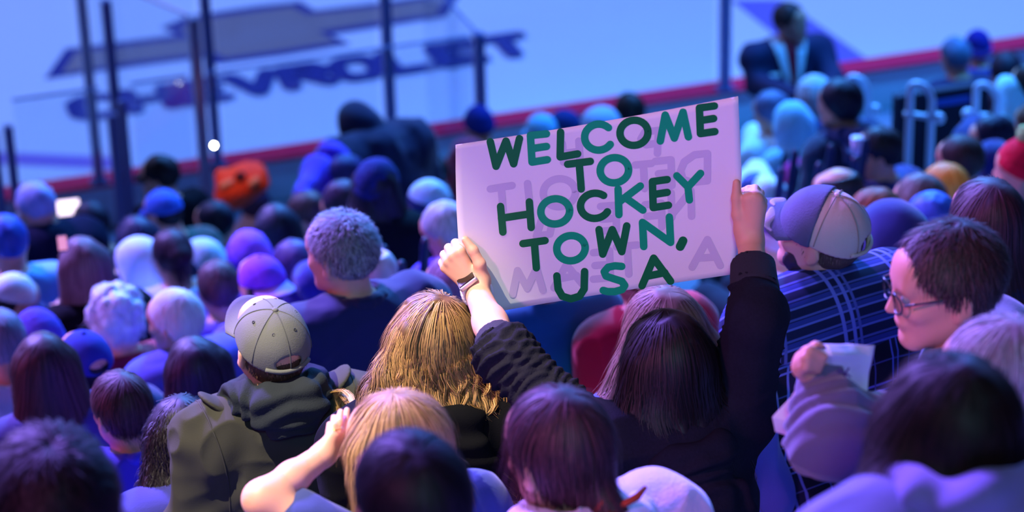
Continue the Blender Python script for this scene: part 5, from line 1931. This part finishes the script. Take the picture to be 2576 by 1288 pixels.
ghost = [
    [(1402, 300), (1402, 432)], [(1402, 300), (1340, 306), (1290, 340), (1272, 385), (1284, 425), (1330, 440), (1402, 432)],    # D reversed
    [(1226, 330), (1230, 455)], [(1226, 330), (1150, 338)], [(1228, 392), (1165, 398)], [(1230, 455), (1152, 462)],          # E
    [(1132, 348), (1052, 356)], [(1092, 352), (1098, 470)],                                                                 # T
    *O_(686, 490, 78, 68),
    [(532, 445), (545, 572)],
    [(458, 455), (352, 472)], [(405, 466), (414, 575)],
    [(1322, 480), (1325, 604)], [(1322, 480), (1226, 600)], [(1226, 490), (1230, 610)],                                      # N
    [(1180, 540), (1182, 655)], [(1180, 540), (1100, 548)], [(1180, 598), (1110, 604)],
    [(960, 550), (962, 670)], [(960, 550), (885, 556)], [(962, 612), (892, 618)], [(962, 670), (885, 676)],
    [(575, 700), (600, 620), (650, 640)], [(650, 640), (640, 690), (575, 700)],                                                # S
    [(1328, 850), (1402, 716), (1464, 842)], [(1358, 806), (1444, 800)],                                                     # A
    [(1064, 742), (962, 752)], [(1014, 748), (1022, 884)],                                                                  # T
    [(928, 770), (934, 900)], [(928, 770), (850, 780)], [(930, 836), (858, 842)], [(934, 900), (850, 908)],                  # E
    [(660, 950), (720, 838), (796, 930)], [(690, 905), (770, 890)],                                                         # A
    [(460, 980), (484, 866), (530, 950), (576, 856), (606, 960)],                                                           # M
    [(1165, 188), (1160, 300)], [(1165, 188), (1100, 196), (1080, 230), (1105, 258), (1162, 250)],
    [(780, 240), (786, 330)], [(700, 252), (706, 342)], [(782, 290), (704, 300)],
]
letters('show_through_lettering', ghost, 18.5, mat('faint_ink', (202, 191, 211), .75, .02, 6, 0), .0006)['label'] = 'grey reversed lettering showing through from the back'
letters('dark_green_lettering', dark, 18.8, mat('ink_dark_green', (0, 112, 56), .6, .05, 12, 0), .0012)
letters('teal_lettering', teal, 18.8, mat('ink_teal', (0, 164, 108), .6, .05, 12, 0), .0012)
mb = MB()
stroke_verts([CR((1284, 722)), CR((1270, 750))], 22, lambda x, y: P(x, y, sd(x, y) - .0012) - RL, mb, 8)
mb.build('comma', mat('ink_dark_green', (0, 112, 56), .6, .05, 12, 0), root)


# ------------------------------------------------------------------ towel
def cloth_patch(mb_v, mb_f, rows, amp, seed):
    """rows: list of rows of photograph points (x, y, depth)"""
    A = np.array([[P(*p) for p in r] for r in rows])
    nr, nc = A.shape[:2]
    n1, n2 = 22, 22
    out = []
    for i in range(n1):
        for j in range(n2):
            a, b = i / (n1 - 1) * (nr - 1), j / (n2 - 1) * (nc - 1)
            i0, j0 = min(int(a), nr - 2), min(int(b), nc - 2)
            fa, fb = a - i0, b - j0
            fa, fb = fa * fa * (3 - 2 * fa), fb * fb * (3 - 2 * fb)
            out.append(A[i0, j0] * (1 - fa) * (1 - fb) + A[i0 + 1, j0] * fa * (1 - fb) + A[i0, j0 + 1] * (1 - fa) * fb + A[i0 + 1, j0 + 1] * fa * fb)
    out = np.array(out)
    out = out + fwd * (amp * (vnoise(out, 16, seed) + .5 * vnoise(out, 34, seed + 1)))[:, None]
    n0 = len(mb_v)
    mb_v.extend(out)
    for i in range(n1 - 1):
        for j in range(n2 - 1):
            a = n0 + i * n2 + j
            mb_f.append((a, a + n2, a + n2 + 1, a + 1))


root = empty('towel', P(2110, 930, 5.1))
tag(root, 'crumpled white printed towel gripped by the man in glasses', 'towel')
RT_ = V(*root.location)
tv, tf = [], []
cloth_patch(tv, tf, [[(2040, 866, 5.09), (2080, 868, 5.085), (2130, 868, 5.12), (2200, 870, 5.16)],
                     [(2052, 884, 5.075), (2090, 890, 5.07), (2140, 892, 5.10), (2195, 892, 5.16)],
                     [(2076, 930, 5.10), (2098, 930, 5.11), (2140, 930, 5.13), (2185, 935, 5.17)],
                     [(2078, 968, 5.12), (2100, 985, 5.12), (2135, 985, 5.14), (2180, 985, 5.18)],
                     [(2090, 1000, 5.13), (2112, 1018, 5.13), (2140, 1020, 5.15), (2175, 1030, 5.18)]], .020, 3)
cloth_patch(tv, tf, [[(2022, 940, 5.12), (2040, 950, 5.12), (2070, 975, 5.14)], [(1990, 1000, 5.16), (2015, 1010, 5.15), (2060, 1030, 5.17)],
                     [(1944, 1048, 5.18), (1990, 1060, 5.16), (2050, 1070, 5.18)], [(1952, 1084, 5.20), (1990, 1098, 5.18), (2045, 1110, 5.20)]], .008, 9)
o = link('cloth', np_mesh('cloth', np.array(tv) - RT_, np.array(tf)), root, mat('towel_cotton', (226, 220, 236), .95, .03, 30, .4, 300, .2))
md = o.modifiers.new('thickness', 'SOLIDIFY'); md.thickness = .005; md.offset = 0
mb = MB()
for st in ([(2098, 948), (2112, 928)], [(2104, 952), (2118, 930), (2124, 942)], [(2112, 956), (2136, 926)], [(2120, 958), (2130, 940), (2140, 948)]):
    stroke_verts(st, 4.5, lambda x, y: P(x, y, 5.084) - RT_, mb, 5)
for st in ([(2052, 877), (2062, 873)], [(2066, 876), (2078, 874)]):
    stroke_verts(st, 4.0, lambda x, y: P(x, y, 5.055) - RT_, mb, 5)
mb.build('print', mat('towel_print', (60, 52, 110), .8, bump=0), root)

# ------------------------------------------------------------------ orange bag by the boards
root = empty('bag', P(605, 500, 15.6)); tag(root, 'bright orange padded bag with a dark square patch, standing by the boards', 'bag')
ob = V(*root.location); bx = lambda x, y, d=15.6: P(x, y, d) - ob
ORM = mat('orange_nylon', (255, 70, 20), .6, .06, 8, .2)
S = Solid()
S.u(Ell(bx(600, 470), V(.125, .10, .10)), .02); S.u(Ell(bx(578, 490), V(.08, .08, .08)), .05); S.u(Ell(bx(622, 440), V(.11, .07, .07)), .05)
S.u(Ell(bx(556, 442), V(.03, .03, .04)), .04); S.u(Ell(bx(655, 440), V(.035, .03, .05)), .04); S.u(Ell(bx(648, 462), V(.06, .06, .06)), .04)
v, f = S.mesh(.008, disp=lambda p: .008 * vnoise(p, 16, 2))
link('padded_body', np_mesh('padded_body', v, f), root, ORM)
S = Solid(); S.u(Ell(bx(605, 447, 15.52), V(.034, .03, .036)), 0)
v, f = S.mesh(.005); link('square_patch', np_mesh('square_patch', v, f), root, mat('patch_dark', (90, 20, 14), .8))
S = Solid()
for a, b in (((560, 468), (580, 458)), ((632, 462), (645, 452))): S.u(Cone(bx(*a, 15.5), bx(*b, 15.5), .018), 0)
v, f = S.mesh(.005); link('reflective_strip', np_mesh('reflective_strip', v, f), root, mat('strip', (255, 150, 100), .5))


# ------------------------------------------------------------------ rails, barrier, seats
RAILM = mat('rail_paint', (206, 218, 236), .35, .04, 8, .02, 100, .5)


def rail(xt, yt, d, label, ball=1):
    """an inverted U handrail standing on the steps, its crown at xt, yt"""
    top = P(xt, yt, d)
    r = empty('handrail', (top[0], top[1], floor_z(top[1])))
    tag(r, label, 'handrail', 'handrails of the aisle')
    zt = top[2] - r.location[2]
    D = V(.080, -.066, 0)
    pts = [V(0, 0, 0), V(0, 0, zt - .05)]
    for a in np.linspace(0, 1, 11)[1:]:
        ph = a * math.pi
        pts.append(D * (.5 - .5 * math.cos(ph)) + V(0, 0, zt - .05 - .06 * a + .05 * math.sin(ph)))
    z1 = floor_z(top[1] - .066) - r.location[2]
    pts.append(D + V(0, 0, z1))
    mb = MB(); mb.tube(pts, .0175, 12); mb.build('bent_tube', RAILM, r, True)
    a_, b_ = V(0, 0, zt - .185), D + V(0, 0, zt - .185)
    mb = MB(); mb.tube([a_ - D * .25, b_ + D * .25], .014, 10); mb.build('crossbar', RAILM, r, True)
    e_ = b_ + D * .35 if ball > 0 else a_ - D * .35
    v, f = Solid().u(Ell(e_, V(.028, .028, .028))).mesh(.007)
    link('ball_joint', np_mesh('ball_joint', v, f), r, RAILM)


rail(2292, 196, 12.9, "pale inverted U handrail in the aisle, nearest the dark barrier's left end")
rail(2458, 198, 13.1, "pale inverted U handrail in front of the dark barrier's right part", -1)
rail(2135, 180, 13.8, 'handrail whose curved top shows behind the navy hoodie')

c_ = P(2365, 300, 14.1)
r = empty('barrier', (c_[0], c_[1], floor_z(c_[1]))); tag(r, 'dark panelled barrier behind the two handrails, below the grey haired head', 'barrier')
mb = MB(); mb.box((-.26, -.03, 0), (.26, .03, float(P(2365, 205, 14.1)[2] - r.location[2]))); mb.build('panel', mat('barrier_black', (16, 20, 46), .6), r, bevel=.012)
mb = MB(); zs = float(P(2390, 232, 14.1)[2] - r.location[2]); mb.box((-.08, -.045, zs - .03), (.14, -.03, zs)); mb.build('pale_strip', mat('strip_blue', (60, 90, 190), .4), r)
for i, (x, y, d, lb) in enumerate([(965, 616, 10.15, 'empty seat just right of the grey cropped head'), (1010, 655, 9.7, 'empty seat left of the purple jersey with the white stripe'),
                      (1062, 712, 8.2, 'empty seat left of the violet tinted hair'), (2092, 362, 11.55, 'empty seat below the navy hoodie'),
                      (2062, 408, 11.0, 'empty seat above the magenta knit hat'), (1900, 395, 13.2, 'empty seat right of the upper poster corner'),
                      (1930, 430, 12.8, 'empty seat beside the white gesturing sleeves')]):
    p = P(x, y, d)
    s_ = seat(p[0], p[1] + .10, p[2] - .515, lb, arms=True)
    mb = MB(); zf = floor_z(p[1] + .2) - (p[2] - .515)
    mb.tube([(-.2, .05, zf), (-.2, .05, 0)], .025, 8); mb.tube([(.2, .05, zf), (.2, .05, 0)], .025, 8)
    mb.build('pedestal', mat('seat_steel', (60, 64, 76), .4, metal=.6), s_)


# ------------------------------------------------------------------ small lit things
def lamp(x, y, d, r_, label, rgb, pw):
    c = P(x, y, d)
    e = empty('small_lamp', c); tag(e, label, 'lamp')
    v, f = Solid().u(Ell((0, 0, 0), V(r_, r_, r_))).mesh(r_ / 4)
    link('bulb', np_mesh('bulb', v, f), e, emit_mat('lamp_glow', rgb, pw))
    mb = MB(); mb.tube([(0, r_ * .7, 0), (0, r_ * 2.6, 0)], r_ * .8, 10); mb.build('housing', STEEL, e, True)


lamp(538, 366, 15.7, .010, 'small bright yellow white lamp beside the tall post above the orange bag', (255, 248, 210), 60)
lamp(105, 507, 15.2, .012, 'small yellow lamp by the boards at the left', (240, 226, 90), 12)
lamp(2577, 440, 10.4, .006, 'tiny yellow lamp cut by the right edge', (255, 240, 90), 14)


def phone(x, y, d, wd, ht, label, rgb, pw, tilt=.5):
    c = P(x, y, d)
    e = empty('phone', c); tag(e, label, 'phone')
    mb = MB(); mb.box((-wd / 2, -.005, -ht / 2), (wd / 2, .004, ht / 2)); o = mb.build('case', mat('phone_case', (30, 26, 60), .5, bump=0), e, bevel=.004)
    mb = MB(); mb.box((-wd * .45, -.0075, -ht * .42), (wd * .45, -.0045, ht * .42)); o = mb.build('screen', emit_mat('screen_glow', rgb, pw), e)
    e.rotation_euler = (-tilt, 0, -.1)


phone(172, 522, 13.2, .115, .085, 'bright white screen held up in front of the person in black', (250, 226, 250), 2.2)
phone(157, 612, 9.7, .034, .058, 'pink lit phone left of the long violet hair', (255, 170, 190), .7)

e = empty('paper_bag', P(78, 548, 13.6)); tag(e, 'crumpled white bag beside the broad dark back at the left edge', 'bag')
S = Solid(); S.u(Ell((0, 0, 0), V(.075, .05, .055)), 0); S.u(Ell((.04, 0, -.03), V(.05, .045, .04)), .03)
v, f = S.mesh(.008, disp=lambda p: .010 * vnoise(p, 24, 3)); link('crumpled_paper', np_mesh('crumpled_paper', v, f), e, mat('paper_white', (200, 216, 240), .8))
e = empty('bottle', P(118, 530, 13.4)); tag(e, 'pale blue bottle tilted right of the crumpled white bag', 'bottle')
mb = MB(); mb.tube([(-.02, 0, -.08), (.008, 0, .04), (.016, 0, .07), (.020, 0, .095)], [.026, .026, .012, .011], 14); mb.build('flask', mat('bottle_blue', (110, 170, 226), .3, bump=0), e, True)
mb = MB(); mb.tube([(.020, 0, .095), (.024, 0, .112)], .013, 12); mb.build('lid', mat('lid_white', (210, 220, 236), .4, bump=0), e, True)
e = empty('cup', P(2155, 368, 11.6)); tag(e, 'white paper cup held beside the dark flat-topped cap', 'cup')
mb = MB(); mb.tube([(0, 0, -.035), (0, 0, .035)], [.018, .025], 16); mb.build('cup_wall', mat('paper_cup', (226, 206, 236), .6, bump=0), e, True)
mb = MB(); mb.tube([(0, 0, .034), (0, 0, .040)], [.027, .025], 16); mb.build('lid', mat('lid_white', (210, 220, 236), .4, bump=0), e, True)
